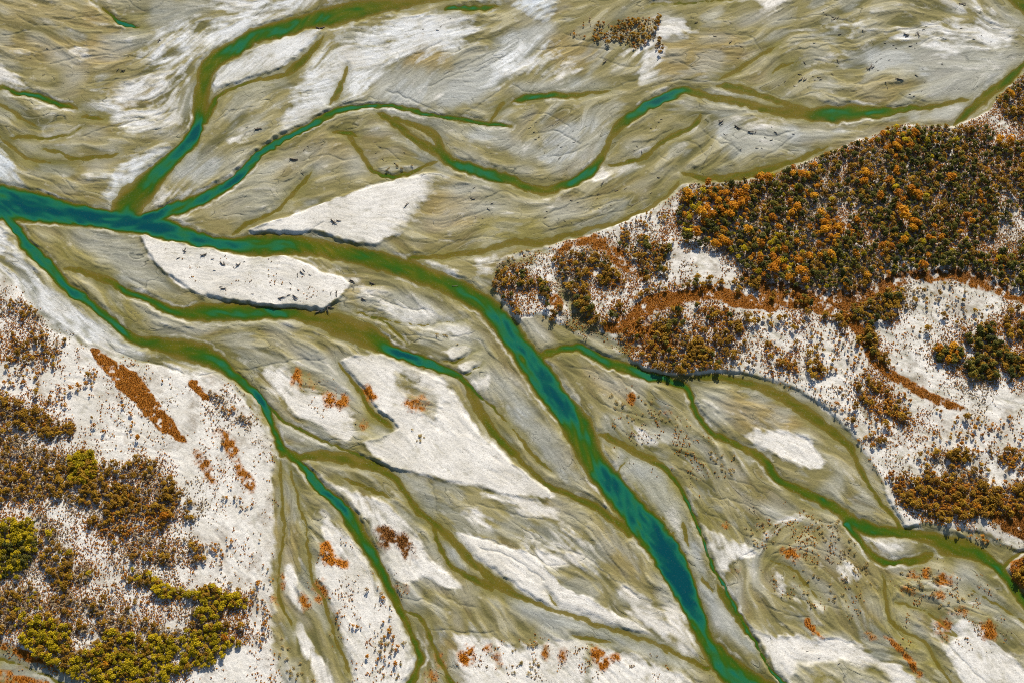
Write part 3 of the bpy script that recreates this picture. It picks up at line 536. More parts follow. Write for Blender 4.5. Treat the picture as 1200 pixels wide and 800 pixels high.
# woodland and scrub: where, spacing (px), clump threshold, mix of kinds, phrase for the labels
K_DARK, K_BRONZE, K_ORANGE, K_YELLOW, K_RUST, K_GREY = range(6)
VEG = [
 ("in the big forest", 4.5, -.42, {0: .54, 1: .34, 2: .035, 5: .085}, "795,222 850,214 900,208 930,199 960,186 985,174 1030,158 1060,149 1110,150 1150,152 1180,165 1400,170 1400,350 1200,345 1160,325 1110,316 1070,318 1030,328 1000,342 960,340 900,330 880,322 868,310 850,295 820,288 800,283 792,260"),
 ("in the far corner wood", 5.0, -.15, {0: .4, 1: .4, 2: .08, 5: .12}, "1167,117 1200,87 1400,50 1400,165 1200,155 1172,140"),
 ("in the river island grove", 3.9, -.35, {1: .4, 4: .4, 5: .2}, "668,42 690,28 720,30 740,22 772,22 775,30 765,42 780,55 775,62 755,58 740,55 730,50 700,48 680,44"),
 ("ringing the small white clearing", 4.6, -.25, {1: .3, 4: .5, 0: .1, 5: .1}, "585,320 610,308 625,320 640,335 655,350 660,365 650,375 640,372 632,350 615,345 600,345 600,355 620,368 610,372 592,352 580,338"),
 ("inside the rust grass arc", 4.3, -.35, {1: .4, 4: .35, 0: .15, 5: .1}, "650,300 680,292 700,294 715,305 725,320 730,335 720,345 700,332 690,335 690,360 705,375 690,378 675,365 665,345 655,320"),
 ("right of the rust grass arc", 4.6, -.1, {1: .4, 4: .35, 0: .15, 5: .1}, "722,270 770,278 790,290 785,310 775,320 765,318 760,330 745,315 735,305 725,290"),
 ("on pale gravel left of the forest", 6.0, -.0, {1: .3, 4: .4, 5: .3}, "735,262 770,242 790,232 792,285 780,330 760,340 745,300 720,275"),
 ("along the dark rust marsh", 4.6, -.1, {1: .5, 4: .3, 0: .2}, "700,374 720,362 740,352 760,342 790,332 830,325 870,327 900,334 935,346 960,350 940,362 900,350 860,340 820,334 790,340 760,350 730,368 705,385"),
 ("on the terrace above the bend", 4.6, -.12, {1: .35, 4: .5, 0: .05, 5: .1}, "722,392 760,372 800,357 850,362 880,370 870,385 850,405 845,432 810,438 780,440 760,425 740,405"),
 ("on the pale eastern terrace", 7.5, -.1, {4: .65, 1: .15, 5: .2}, "850,365 930,365 985,368 1010,410 1050,450 1120,482 1180,490 1260,480 1260,575 1160,570 1080,555 1050,580 1030,555 1000,505 960,468 920,448 880,437 850,432 850,400"),
 ("in the slanting terrace thicket", 4.2, -.4, {4: .7, 1: .3}, "893,398 915,405 940,425 935,438 905,425"),
 ("in the short terrace thicket", 4.2, -.3, {4: .5, 1: .5}, "940,428 960,430 970,446 953,446"),
 ("in the long terrace thicket", 4.3, -.2, {4: .7, 1: .2, 5: .1}, "1000,438 1020,440 1035,460 1050,468 1070,483 1070,497 1045,490 1020,478 1005,460"),
 ("in the tiny terrace thicket", 4.3, -.3, {4: .8, 1: .2}, "1012,508 1040,514 1040,524 1018,518"),
 ("beside the dry rust channel", 4.3, -.2, {1: .55, 4: .25, 0: .2}, "950,366 1000,365 1025,348 1060,342 1062,360 1045,366 1062,388 1045,382 1022,372 1030,408 1052,437 1020,416 1000,400 985,380"),
 ("in the little long-shadowed grove", 3.8, -.6, {1: .5, 0: .4, 2: .1}, "1095,405 1110,402 1130,414 1130,420 1105,430 1095,425"),
 ("below the little shadowed grove", 4.4, -.3, {1: .6, 0: .4}, "1122,426 1145,420 1170,425 1172,446 1145,448 1130,442"),
 ("in the right edge terrace grove", 4.3, -.25, {1: .55, 0: .4, 4: .05}, "1120,400 1140,395 1150,380 1165,372 1167,380 1157,395 1172,403 1200,413 1270,430 1270,452 1200,446 1180,440 1160,417 1140,412"),
 ("on the right edge of the terrace", 4.6, -.1, {1: .5, 5: .4, 0: .1}, "1172,375 1200,370 1270,380 1270,408 1200,405 1180,395"),
 ("on the white gravel under the forest", 8.5, -.1, {1: .3, 4: .2, 5: .5}, "1030,345 1070,334 1110,332 1160,344 1200,362 1270,380 1270,400 1160,370 1140,400 1090,400 1060,385"),
 ("in the thin terrace line", 4.2, -.35, {1: .6, 4: .4}, "1085,525 1110,528 1140,535 1162,541 1150,546 1120,543 1090,535"),
 ("in the lower right thicket", 4.1, -.45, {4: .5, 1: .5}, "1045,572 1062,558 1080,555 1120,565 1160,570 1200,575 1270,575 1270,602 1200,605 1150,606 1100,611 1070,602 1055,592"),
 ("in the right edge rust clump", 4.3, -.3, {4: .7, 1: .3}, "1174,525 1190,525 1192,545 1180,550 1172,540"),
 ("in the last rust clump", 4.2, -.4, {4: .7, 1: .3}, "1180,567 1230,563 1230,580 1185,580"),
 ("on the mud flat by the east pool", 5.5, -.1, {5: .6, 4: .4}, "1095,622 1110,618 1150,627 1165,634 1155,642 1140,640 1115,632"),
 ("in the bottom right rust thicket", 4.2, -.3, {4: .55, 1: .45}, "1182,662 1200,652 1270,640 1270,710 1200,690 1190,680"),
 # left terrace
 ("in the upper left thicket", 4.3, -.3, {4: .6, 5: .2, 1: .2}, "-120,380 0,385 40,385 70,395 76,412 60,425 30,427 0,422 -120,430"),
 ("in the top left fringe", 4.3, -.3, {4: .6, 5: .2, 1: .2}, "-120,340 0,350 30,355 50,370 56,381 40,376 0,367 -120,360"),
 ("scattered below the upper left thicket", 7.2, -.05, {4: .75, 1: .15, 5: .1}, "0,424 60,428 90,415 112,430 120,455 100,480 60,482 0,465"),
 ("left of the rust grass strip", 10, .1, {4: .9, 1: .1}, "100,430 125,445 150,475 180,505 210,530 160,540 100,505"),
 ("right of the rust grass strip", 6.0, -.05, {4: .8, 5: .2}, "178,437 196,440 208,455 224,476 220,480 205,466 190,452"),
 ("along the left riverbank ridge", 4.2, -.3, {5: .6, 4: .4}, "235,452 260,465 285,485 304,503 285,496 260,481 245,468"),
 ("on the sand by the left bank", 8.0, .05, {4: .7, 5: .3}, "225,520 260,500 285,530 305,590 318,640 300,640 270,615 240,590"),
 ("in the bronze wood at the left edge", 4.3, -.45, {1: .5, 5: .3, 4: .2}, "-120,455 0,465 45,475 60,490 97,507 60,515 0,497 -120,490"),
 ("in the wide mauve scrub", 4.2, -.33, {5: .55, 1: .3, 4: .15}, "-120,490 0,497 25,510 50,525 80,531 130,541 140,548 165,536 200,560 236,602 230,612 190,605 150,600 100,592 60,582 30,592 0,587 -120,590"),
 ("in the small yellow clump", 3.8, -.7, {3: .85, 1: .15}, "78,535 105,530 115,550 103,570 85,566"),
 ("in the orange scrub on the left", 4.3, -.35, {4: .6, 1: .2, 5: .2}, "100,572 145,560 180,590 206,606 202,622 160,623 135,642 110,617"),
 ("in the yellow wood at the left edge", 4.1, -.6, {3: .6, 0: .14, 5: .26}, "-120,600 0,612 40,612 46,650 32,672 0,682 -120,690"),
 ("in the mauve scrub beside yellow trees", 4.2, -.3, {5: .75, 1: .2, 3: .05}, "42,600 60,605 70,635 96,650 112,670 100,692 60,687 48,650"),
 ("in the lower left mauve scrub", 4.2, -.4, {5: .85, 3: .05, 1: .1}, "-120,690 0,682 50,690 60,715 45,730 0,745 -120,740"),
 ("in the mauve scrub under orange shrubs", 4.3, -.3, {5: .6, 4: .25, 1: .15}, "145,640 165,628 200,630 240,640 246,660 225,666 215,656 200,666 150,656"),
 ("in the yellowish hedge line", 4.0, -.5, {3: .35, 5: .35, 1: .3}, "145,660 160,668 200,684 225,690 250,690 292,700 292,712 260,713 225,702 195,702 175,692 155,682"),
 ("in the short hedge below", 4.0, -.5, {3: .45, 5: .4, 1: .15}, "225,716 255,710 270,720 257,731 230,726"),
 ("in the tall yellow wood at the bottom", 4.0, -.6, {3: .46, 1: .22, 5: .32}, "20,738 50,725 78,735 88,760 110,765 125,740 150,742 200,748 225,738 262,738 290,752 252,772 222,792 150,810 110,803 65,785 40,765"),
 ("above the tall yellow wood", 4.2, -.25, {5: .7, 4: .12, 1: .18}, "55,700 100,692 130,705 160,700 165,725 200,735 260,725 290,735 292,755 255,738 200,746 130,738 85,745 60,725"),
 ("along the left terrace's right fringe", 5.6, -.0, {4: .65, 5: .35}, "240,622 270,630 300,642 318,668 318,765 300,752 300,716 270,692 255,662"),
 ("on the open left terrace sand", 10, .0, {4: .6, 5: .4}, "100,650 145,655 180,700 225,715 180,730 120,690"),
 ("on the narrow bar by the delta", 5.5, .0, {4: .75, 5: .25}, "393,618 416,645 423,672 408,655"),
 ("on the long bar left of the green stream", 7.5, .0, {4: .6, 5: .4}, "385,690 420,688 450,690 465,720 470,780 440,790 410,740"),
 ("along the muddy delta edge", 5, .0, {4: .8, 5: .2}, "378,700 386,700 404,735 400,742 388,728"),
]
VM = np.zeros((RH, RW), f4)
vegp = []
for i, (ph, sp, th, mix, t) in enumerate(VEG):
    VEG[i] = (ph, sp * (.76 if 0 < i and sp < 5.2 else .98), th - (.42 if i == 0 else (.02 if i >= 26 else .12) if sp < 5.2 else -.12), mix, t) if sp < 5.2 or i == 0 else (ph, sp * .82, th + .08, mix, t)
    m = polymask(p2(t)); vegp.append(m)
    if sp < 5.2: softmax_in(VM, p2(t), 1.5)
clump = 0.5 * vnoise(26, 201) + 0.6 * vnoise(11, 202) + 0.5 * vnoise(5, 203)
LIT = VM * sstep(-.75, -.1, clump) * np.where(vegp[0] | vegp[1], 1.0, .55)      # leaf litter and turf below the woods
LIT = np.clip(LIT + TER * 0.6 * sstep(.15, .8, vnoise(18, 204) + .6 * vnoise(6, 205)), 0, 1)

# dry threads cut into the bars
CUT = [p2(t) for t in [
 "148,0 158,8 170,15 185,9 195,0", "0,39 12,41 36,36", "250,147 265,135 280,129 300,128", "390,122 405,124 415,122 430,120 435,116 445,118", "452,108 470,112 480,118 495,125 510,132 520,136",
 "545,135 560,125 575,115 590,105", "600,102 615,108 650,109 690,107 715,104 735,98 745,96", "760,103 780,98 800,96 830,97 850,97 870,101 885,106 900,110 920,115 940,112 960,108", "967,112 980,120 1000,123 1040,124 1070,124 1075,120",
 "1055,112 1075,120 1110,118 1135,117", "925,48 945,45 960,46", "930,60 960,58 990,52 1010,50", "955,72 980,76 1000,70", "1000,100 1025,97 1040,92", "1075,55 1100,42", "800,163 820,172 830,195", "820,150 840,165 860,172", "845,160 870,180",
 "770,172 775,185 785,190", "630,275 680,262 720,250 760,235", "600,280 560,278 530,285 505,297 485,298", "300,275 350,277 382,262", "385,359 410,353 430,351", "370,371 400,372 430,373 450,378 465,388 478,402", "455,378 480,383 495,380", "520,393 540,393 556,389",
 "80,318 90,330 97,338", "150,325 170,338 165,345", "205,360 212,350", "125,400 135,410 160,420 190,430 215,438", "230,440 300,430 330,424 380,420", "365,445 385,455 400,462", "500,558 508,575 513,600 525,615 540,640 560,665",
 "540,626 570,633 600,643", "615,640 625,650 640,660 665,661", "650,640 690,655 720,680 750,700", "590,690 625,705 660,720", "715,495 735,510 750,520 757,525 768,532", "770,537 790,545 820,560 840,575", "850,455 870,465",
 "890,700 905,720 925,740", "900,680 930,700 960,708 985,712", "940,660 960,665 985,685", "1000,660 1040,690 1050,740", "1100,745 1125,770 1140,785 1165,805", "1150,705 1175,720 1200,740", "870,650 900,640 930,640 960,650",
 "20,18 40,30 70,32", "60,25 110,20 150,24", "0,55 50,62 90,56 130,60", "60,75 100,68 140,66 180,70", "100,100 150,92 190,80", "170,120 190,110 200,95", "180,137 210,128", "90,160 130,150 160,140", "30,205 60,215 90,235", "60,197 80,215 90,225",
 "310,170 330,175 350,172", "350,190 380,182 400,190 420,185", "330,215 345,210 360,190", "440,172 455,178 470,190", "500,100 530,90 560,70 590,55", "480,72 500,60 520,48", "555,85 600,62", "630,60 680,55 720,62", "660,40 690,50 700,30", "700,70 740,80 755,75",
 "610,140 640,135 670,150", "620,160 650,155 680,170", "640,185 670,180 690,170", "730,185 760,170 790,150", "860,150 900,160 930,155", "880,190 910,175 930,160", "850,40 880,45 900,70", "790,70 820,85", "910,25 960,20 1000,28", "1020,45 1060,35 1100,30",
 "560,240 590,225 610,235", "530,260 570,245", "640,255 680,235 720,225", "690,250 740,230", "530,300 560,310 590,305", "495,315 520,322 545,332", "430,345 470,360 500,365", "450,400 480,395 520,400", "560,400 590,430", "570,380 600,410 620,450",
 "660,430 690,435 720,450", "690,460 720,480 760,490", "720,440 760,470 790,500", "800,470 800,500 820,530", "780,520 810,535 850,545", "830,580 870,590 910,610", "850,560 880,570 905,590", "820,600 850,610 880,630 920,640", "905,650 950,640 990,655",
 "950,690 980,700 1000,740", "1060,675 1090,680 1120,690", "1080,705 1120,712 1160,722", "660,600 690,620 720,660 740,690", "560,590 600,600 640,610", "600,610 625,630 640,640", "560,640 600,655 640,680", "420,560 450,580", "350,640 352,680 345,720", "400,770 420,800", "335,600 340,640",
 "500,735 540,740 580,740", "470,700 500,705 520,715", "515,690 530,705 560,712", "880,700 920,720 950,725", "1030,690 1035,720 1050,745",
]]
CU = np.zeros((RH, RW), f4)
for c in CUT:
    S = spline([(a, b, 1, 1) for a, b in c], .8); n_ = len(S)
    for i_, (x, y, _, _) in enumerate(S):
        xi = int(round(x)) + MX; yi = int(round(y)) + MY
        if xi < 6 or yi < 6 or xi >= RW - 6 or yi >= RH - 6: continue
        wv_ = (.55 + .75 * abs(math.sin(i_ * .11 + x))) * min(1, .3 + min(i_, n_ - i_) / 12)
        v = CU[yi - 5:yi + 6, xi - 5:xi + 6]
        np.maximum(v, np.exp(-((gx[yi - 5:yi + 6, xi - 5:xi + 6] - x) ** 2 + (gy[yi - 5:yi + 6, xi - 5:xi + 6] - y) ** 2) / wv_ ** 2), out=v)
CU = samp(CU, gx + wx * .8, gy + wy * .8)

# ------------------------------------------------------------------ heights
PATCH = (1 - .8 * np.clip(WE, 0, 1)) * (.25 + .75 * sstep(-.35, .45, vnoise(48, 321) + .4 * vnoise(17, 322)))
land = 0.75 + 0.35 * vnoise(90, 301) + 0.13 * streak2 * PATCH + 0.03 * streak * PATCH
step = sstep(-.06, .06, tong + 0.9) * .45 + sstep(-.06, .06, tong - 0.35) * .5 + sstep(-.05, .05, tong - 1.25) * .45
rl = np.exp(-(rill / 0.085) ** 2)                       # thread-like rills
vn = np.exp(-(vein / 0.16) ** 2) * sstep(.1, .7, vnoise(38, 308) + .5 * vnoise(14, 309))
active = (1 - TER) * (1 - 0.75 * sstep(.55, .9, WH))
RM = active * sstep(.05, .55, vnoise(34, 302) + .5 * vnoise(12, 312)) * (.35 + .65 * sstep(-.2, .5, vnoise(9, 313)))
VMK = active * sstep(.1, .7, vnoise(38, 308) + .5 * vnoise(14, 309))
land = land + active * (1 - .6 * np.clip(WE, 0, 1)) * (1.6 * step * (.45 + .55 * PATCH) - 0.35 * vn - 0.9 * rl * RM) + BH
land += 0.10 * vnoise(3, 303) * (0.5 + 0.5 * TER) + 0.06 * fine + TER * 0.35 * vnoise(30, 304)
land = np.maximum(land - .65 * CU, 0.22)
DXs = blur(DX, 3)
bw = (15 - 11.5 * sstep(.18, .5, DXs)) * (1 + .6 * vnoise(30, 305)) * (1 - .82 * sstep(.5, 1.4, BH)) * (1 - .5 * sstep(.15, .6, vnoise(40, 310))) + 1.0
bank = sstep(0, 1, SD / bw)
lowland = 0.10 + 0.03 * fine
Zr = np.where(SD > 0, lowland * sstep(0, .6, SD) + np.maximum(land - lowland, 0) * bank, 0)
depth_m = 0.12 + 2.0 * DP
Zr = np.where(SD <= 0, -np.clip(-SD, 0, 1.0) * depth_m * (0.25 + 0.75 * np.sqrt(np.clip(1 - RR ** 2, 0, 1))), Zr).astype(f4)
# shoals speckle the shallow margins
Zr += np.where((SD > -3.5) & (SD < 1) & (DP < .45), 0.12 * np.clip(vnoise(1.7, 306) - .25, 0, 1), 0)
WD = np.clip(DP * (1 + 0.10 * streak2 + 0.08 * band + .15 * vnoise(30, 411)) + 0.02 * streak, 0, 1.1).astype(f4)
WD = blur(WD, 0.6)
RL = np.clip(rl * RM + .5 * vn, 0, 1) * active
RL = np.maximum(RL, CU * (SD > 0))

# ------------------------------------------------------------------ the ground sheet
GS = 1.15
X0, X1, Y0, Y1 = -860.0, 860.0, -590.0, 700.0
xs = np.arange(X0, X1 + .1, GS); ys = np.arange(Y0, Y1 + .1, GS)
ring = np.array([6, 16, 40, 100, 250, 700, 2000, 6000, 16000.0])
xs = np.concatenate([X0 - ring[::-1], xs, xs[-1] + ring]); ys = np.concatenate([Y0 - ring[::-1], ys, ys[-1] + ring])
NX, NY = len(xs), len(ys)
WX, WY = np.meshgrid(xs, ys)
cxs = np.clip(WX, X0, X1); cys = np.clip(WY, Y0, Y1)
PX, PY = w2px(cxs, cys)
PX = PX.astype(f4); PY = PY.astype(f4)
Z = samp(Zr, PX, PY)
Z = np.where((WX != cxs) | (WY != cys), np.where(Z > 0, .8, -.8), Z)

def make_grid_mesh(name, verts, quads):
    me = bpy.data.meshes.new(name)
    me.vertices.add(len(verts)); me.vertices.foreach_set("co", np.ascontiguousarray(verts, f4).ravel())
    nf = len(quads); k = quads.shape[1]
    me.loops.add(nf * k); me.loops.foreach_set("vertex_index", np.ascontiguousarray(quads, np.int32).ravel())
    me.polygons.add(nf); me.polygons.foreach_set("loop_start", (np.arange(nf) * k).astype(np.int32))
    me.update(calc_edges=True)
    return me
def vcol(me, name, chans):
    at = me.attributes.new(name, 'FLOAT_COLOR', 'POINT')
    at.data.foreach_set("color", np.stack([np.asarray(c, f4).ravel() for c in chans], 1).ravel())
idg = np.arange(NX * NY, dtype=np.int32).reshape(NY, NX)
quads = np.stack([idg[:-1, :-1], idg[:-1, 1:], idg[1:, 1:], idg[1:, :-1]], -1).reshape(-1, 4)
gme = make_grid_mesh("ground", np.stack([WX, WY, Z], -1).reshape(-1, 3), quads)
S_ = lambda a: samp(a.astype(f4), PX, PY)
vcol(gme, "sed_a", [S_(WH), S_(BL), S_(WE), S_(OC)])
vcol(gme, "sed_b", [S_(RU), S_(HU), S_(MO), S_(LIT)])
vcol(gme, "sed_c", [S_(np.clip(.5 + .17 * streak, 0, 1)), S_(np.clip(.5 + .17 * tong, 0, 1)), S_(np.clip(.5 + .17 * band, 0, 1)), S_(RL)])
vcol(gme, "sed_d", [S_(np.clip(.5 + .17 * rill, 0, 1)), S_(np.clip(.5 + .17 * vein, 0, 1)), S_(RM), S_(VMK)])
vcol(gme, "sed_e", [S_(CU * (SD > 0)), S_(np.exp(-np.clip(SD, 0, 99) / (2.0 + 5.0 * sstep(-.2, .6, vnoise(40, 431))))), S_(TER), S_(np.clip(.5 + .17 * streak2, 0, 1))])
gme.polygons.foreach_set("use_smooth", np.ones(len(gme.polygons), bool))
ground = bpy.data.objects.new("ground", gme); col.objects.link(ground)
ground["kind"] = "structure"; ground["label"] = "braided valley floor of pale gravel bars and olive silt"

# river sheet: the water surface, only where the bed lies below it
wet = (Z < 0.12)
cell = (wet[:-1, :-1] | wet[:-1, 1:] | wet[1:, 1:] | wet[1:, :-1]).ravel()
wq = quads[cell]
used, inv = np.unique(wq, return_inverse=True)
wv = np.stack([WX.ravel()[used], WY.ravel()[used], np.zeros(len(used))], 1)
wme = make_grid_mesh("river", wv, inv.reshape(-1, 4))
wd = S_(WD).ravel()[used]
vcol(wme, "depth", [wd, np.clip(-Z.ravel()[used], 0, 3), S_(np.clip(.5 + .17 * streak2, 0, 1)).ravel()[used], wd * 0 + 1])
river = bpy.data.objects.new("river", wme); col.objects.link(river)
river["kind"] = "structure"; river["label"] = "teal and olive water of the braided river channels"
print("ground", round(time.time() - T0, 1), NX * NY)

# ------------------------------------------------------------------ materials
class N:
    def __init__(s, name):
        s.m = bpy.data.materials.new(name); s.m.use_nodes = True; s.t = s.m.node_tree; s.t.nodes.clear()
    def n(s, ty, **kw):
        o = s.t.nodes.new(ty)
        for k, v in kw.items(): setattr(o, k, v)
        return o
    def set(s, sock, v):
        if hasattr(v, 'is_output') or isinstance(v, bpy.types.NodeSocket): s.t.links.new(v, sock)
        else: sock.default_value = v
    def math(s, op, a, b=0.0, c=None, clamp=False):
        o = s.n('ShaderNodeMath', operation=op); o.use_clamp = clamp
        s.set(o.inputs[0], a); s.set(o.inputs[1], b)
        if c is not None: s.set(o.inputs[2], c)
        return o.outputs[0]
    def mix(s, f, a, b, blend='MIX'):
        o = s.n('ShaderNodeMix', data_type='RGBA', blend_type=blend)
        s.set(o.inputs[0], f)
        s.set(o.inputs[6], a if isinstance(a, bpy.types.NodeSocket) else (*a, 1)); s.set(o.inputs[7], b if isinstance(b, bpy.types.NodeSocket) else (*b, 1))
        return o.outputs[2]
    def attr(s, name):
        o = s.n('ShaderNodeAttribute', attribute_name=name)
        sp = s.n('ShaderNodeSeparateColor'); s.t.links.new(o.outputs['Color'], sp.inputs[0])
        return sp.outputs[0], sp.outputs[1], sp.outputs[2], o.outputs['Alpha']
    def noise(s, scale, detail=4, rough=.6, dist=0):
        tc = s.n('ShaderNodeTexCoord'); o = s.n('ShaderNodeTexNoise')
        s.t.links.new(tc.outputs['Object'], o.inputs['Vector'])
        o.inputs['Scale'].default_value = scale; o.inputs['Detail'].default_value = detail; o.inputs['Roughness'].default_value = rough; o.inputs['Distortion'].default_value = dist
        return o.outputs[0]
    def ramp(s, f, stops, interp='LINEAR'):
        o = s.n('ShaderNodeValToRGB'); e = o.color_ramp.elements; o.color_ramp.interpolation = interp
        while len(e) < len(stops): e.new(.5)
        for k, (p, c) in zip(e, stops): k.position = p; k.color = (*c, 1)
        s.t.links.new(f, o.inputs[0]); return o.outputs[0]
    def out(s, surf):
        o = s.n('ShaderNodeOutputMaterial'); s.t.links.new(surf, o.inputs[0]); return s.m

def rng01(s, f, lo, hi):     # stretch a noise value
    o = s.n('ShaderNodeMapRange'); o.clamp = True
    s.set(o.inputs[0], f); o.inputs[1].default_value = lo; o.inputs[2].default_value = hi
    return o.outputs[0]

def ground_mat():
    s = N("valley_floor")
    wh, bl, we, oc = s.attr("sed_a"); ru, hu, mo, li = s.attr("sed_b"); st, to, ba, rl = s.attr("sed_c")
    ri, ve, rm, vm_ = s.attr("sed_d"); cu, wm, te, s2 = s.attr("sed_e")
    grain = s.noise(.55, 3, .7); gr2 = s.noise(.16, 5, .65); big = s.noise(.02, 4, .6)
    peb = s.noise(1.4, 2, .6)
    c = s.ramp(to, [(.0, (.075, .070, .020)), (.28, (.11, .098, .030)), (.37, (.165, .142, .050)), (.54, (.195, .166, .064)), (.60, (.225, .193, .086)), (.69, (.25, .215, .10)), (.76, (.32, .285, .17))])
    c = s.mix(s.math('MULTIPLY', oc, .9), c, s.ramp(st, [(.25, (.20, .14, .045)), (.75, (.33, .25, .105))]))
    c = s.mix(s.math('MULTIPLY', we, .85), c, s.ramp(st, [(.2, (.20, .21, .20)), (.8, (.345, .355, .34))]))
    c = s.mix(s.math('MULTIPLY', rng01(s, ba, .55, .9), .8), c, (.305, .30, .255))
    wcol = s.mix(bl, s.ramp(gr2, [(.3, (.53, .495, .44)), (.7, (.74, .70, .635))]), s.ramp(st, [(.2, (.40, .45, .50)), (.8, (.62, .65, .68))]))
    wcol = s.mix(s.math('MULTIPLY', rng01(s, st, .5, .15), .22), wcol, (.33, .29, .2))
    wcol = s.mix(s.math('MULTIPLY', rng01(s, big, .45, .7), .55), wcol, (.40, .36, .28))
    wcol = s.mix(s.math('MULTIPLY', rng01(s, gr2, .55, .72), .35), wcol, (.34, .305, .235))
    rag = s.noise(.07, 6, .68)
    whs = rng01(s, s.math('ADD', s.math('ADD', wh, s.math('MULTIPLY', s.math('SUBTRACT', rag, .5), 1.25)), s.math('ADD', s.math('MULTIPLY', s.math('SUBTRACT', gr2, .5), .55), s.math('MULTIPLY', s.math('SUBTRACT', s2, .5), .45))), .14, .86)
    c = s.mix(whs, c, wcol)
    ston = s.noise(.42, 3, .7)
    c = s.mix(s.math('MULTIPLY', rng01(s, ston, .60, .67), s.math('MULTIPLY', whs, .5)), c, (.20, .17, .12))
    c = s.mix(s.math('MULTIPLY', mo, .7), c, s.mix(gr2, (.19, .165, .018), (.29, .235, .035)))
    wob = s.math('MULTIPLY', s.math('SUBTRACT', gr2, .5), .05)
    def thread(v, hw):     # narrow band round the zero line of a drawn-out noise
        a = s.math('ABSOLUTE', s.math('SUBTRACT', s.math('ADD', v, wob), .5))
        return s.math('SUBTRACT', 1.0, rng01(s, a, hw * .3, hw))
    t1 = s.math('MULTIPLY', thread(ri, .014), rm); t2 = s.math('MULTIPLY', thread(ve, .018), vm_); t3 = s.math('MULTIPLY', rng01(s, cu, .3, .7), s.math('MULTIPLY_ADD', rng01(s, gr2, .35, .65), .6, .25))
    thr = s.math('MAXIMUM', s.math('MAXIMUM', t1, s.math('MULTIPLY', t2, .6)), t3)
    c = s.mix(s.math('MULTIPLY', thr, .5), c, (.075, .078, .055))  # dark thread beds; scarp shadow of the cuts is painted in too
    # pale lip painting sunlight into one shoulder of the threads
    sun_lip = s.math('MULTIPLY', s.math('MULTIPLY', rng01(s, ri, .515, .54), s.math('SUBTRACT', 1.0, rng01(s, ri, .54, .60))), rm)
    c = s.mix(s.math('MULTIPLY', sun_lip, .3), c, (.42, .40, .31))
    c = s.mix(s.math('MULTIPLY', wm, .6), c, (.125, .115, .022))
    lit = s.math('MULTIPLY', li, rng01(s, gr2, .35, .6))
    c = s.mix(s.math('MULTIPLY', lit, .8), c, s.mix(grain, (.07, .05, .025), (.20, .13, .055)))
    rcol = s.mix(hu, s.mix(grain, (.06, .022, .004), (.20, .08, .012)), s.mix(grain, (.28, .085, .003), (.54, .20, .008)))
    c = s.mix(rng01(s, s.math('ADD', ru, s.math('MULTIPLY', s.math('SUBTRACT', gr2, .5), .9)), .12, .6), c, rcol)
    spk = s.mix(.5, s.ramp(grain, [(.3, (.70, .70, .69)), (.7, (1.22, 1.22, 1.22))]), s.ramp(peb, [(.3, (.5, .5, .5)), (.7, (1.45, 1.45, 1.45))]))
    c = s.mix(s.math('MULTIPLY_ADD', we, .2, .8), c, spk, 'MULTIPLY')
    pat = s.math('MULTIPLY_ADD', rng01(s, s.noise(.013, 4, .6), .40, .62), .85, .2)
    pat = s.math('MULTIPLY', pat, s.math('SUBTRACT', 1.0, s.math('MULTIPLY', we, .7)))
    stc = s.ramp(st, [(.15, (.56, .57, .56)), (.5, (1, 1, 1)), (.85, (1.36, 1.35, 1.31))])
    c = s.mix(s.math('MULTIPLY', pat, s.math('SUBTRACT', .62, s.math('MULTIPLY', wh, .38))), c, stc, 'MULTIPLY')
    b = s.n('ShaderNodeBsdfPrincipled'); s.set(b.inputs['Base Color'], c)
    s.set(b.inputs['Roughness'], s.math('SUBTRACT', .92, s.math('MULTIPLY', we, .32))); b.inputs['Specular IOR Level'].default_value = .3
    bp = s.n('ShaderNodeBump'); bp.inputs['Strength'].default_value = .55; bp.inputs['Distance'].default_value = .7
    h = s.math('ADD', s.math('MULTIPLY', grain, .6), s.math('MULTIPLY', gr2, 1.0)); h = s.math('ADD', h, s.math('MULTIPLY', st, .3)); h = s.math('SUBTRACT', h, s.math('MULTIPLY', thr, .9)); h = s.math('ADD', h, s.math('MULTIPLY', peb, .35))
    s.set(bp.inputs['Height'], h); s.t.links.new(bp.outputs[0], b.inputs['Normal'])
    return s.out(b.outputs[0])

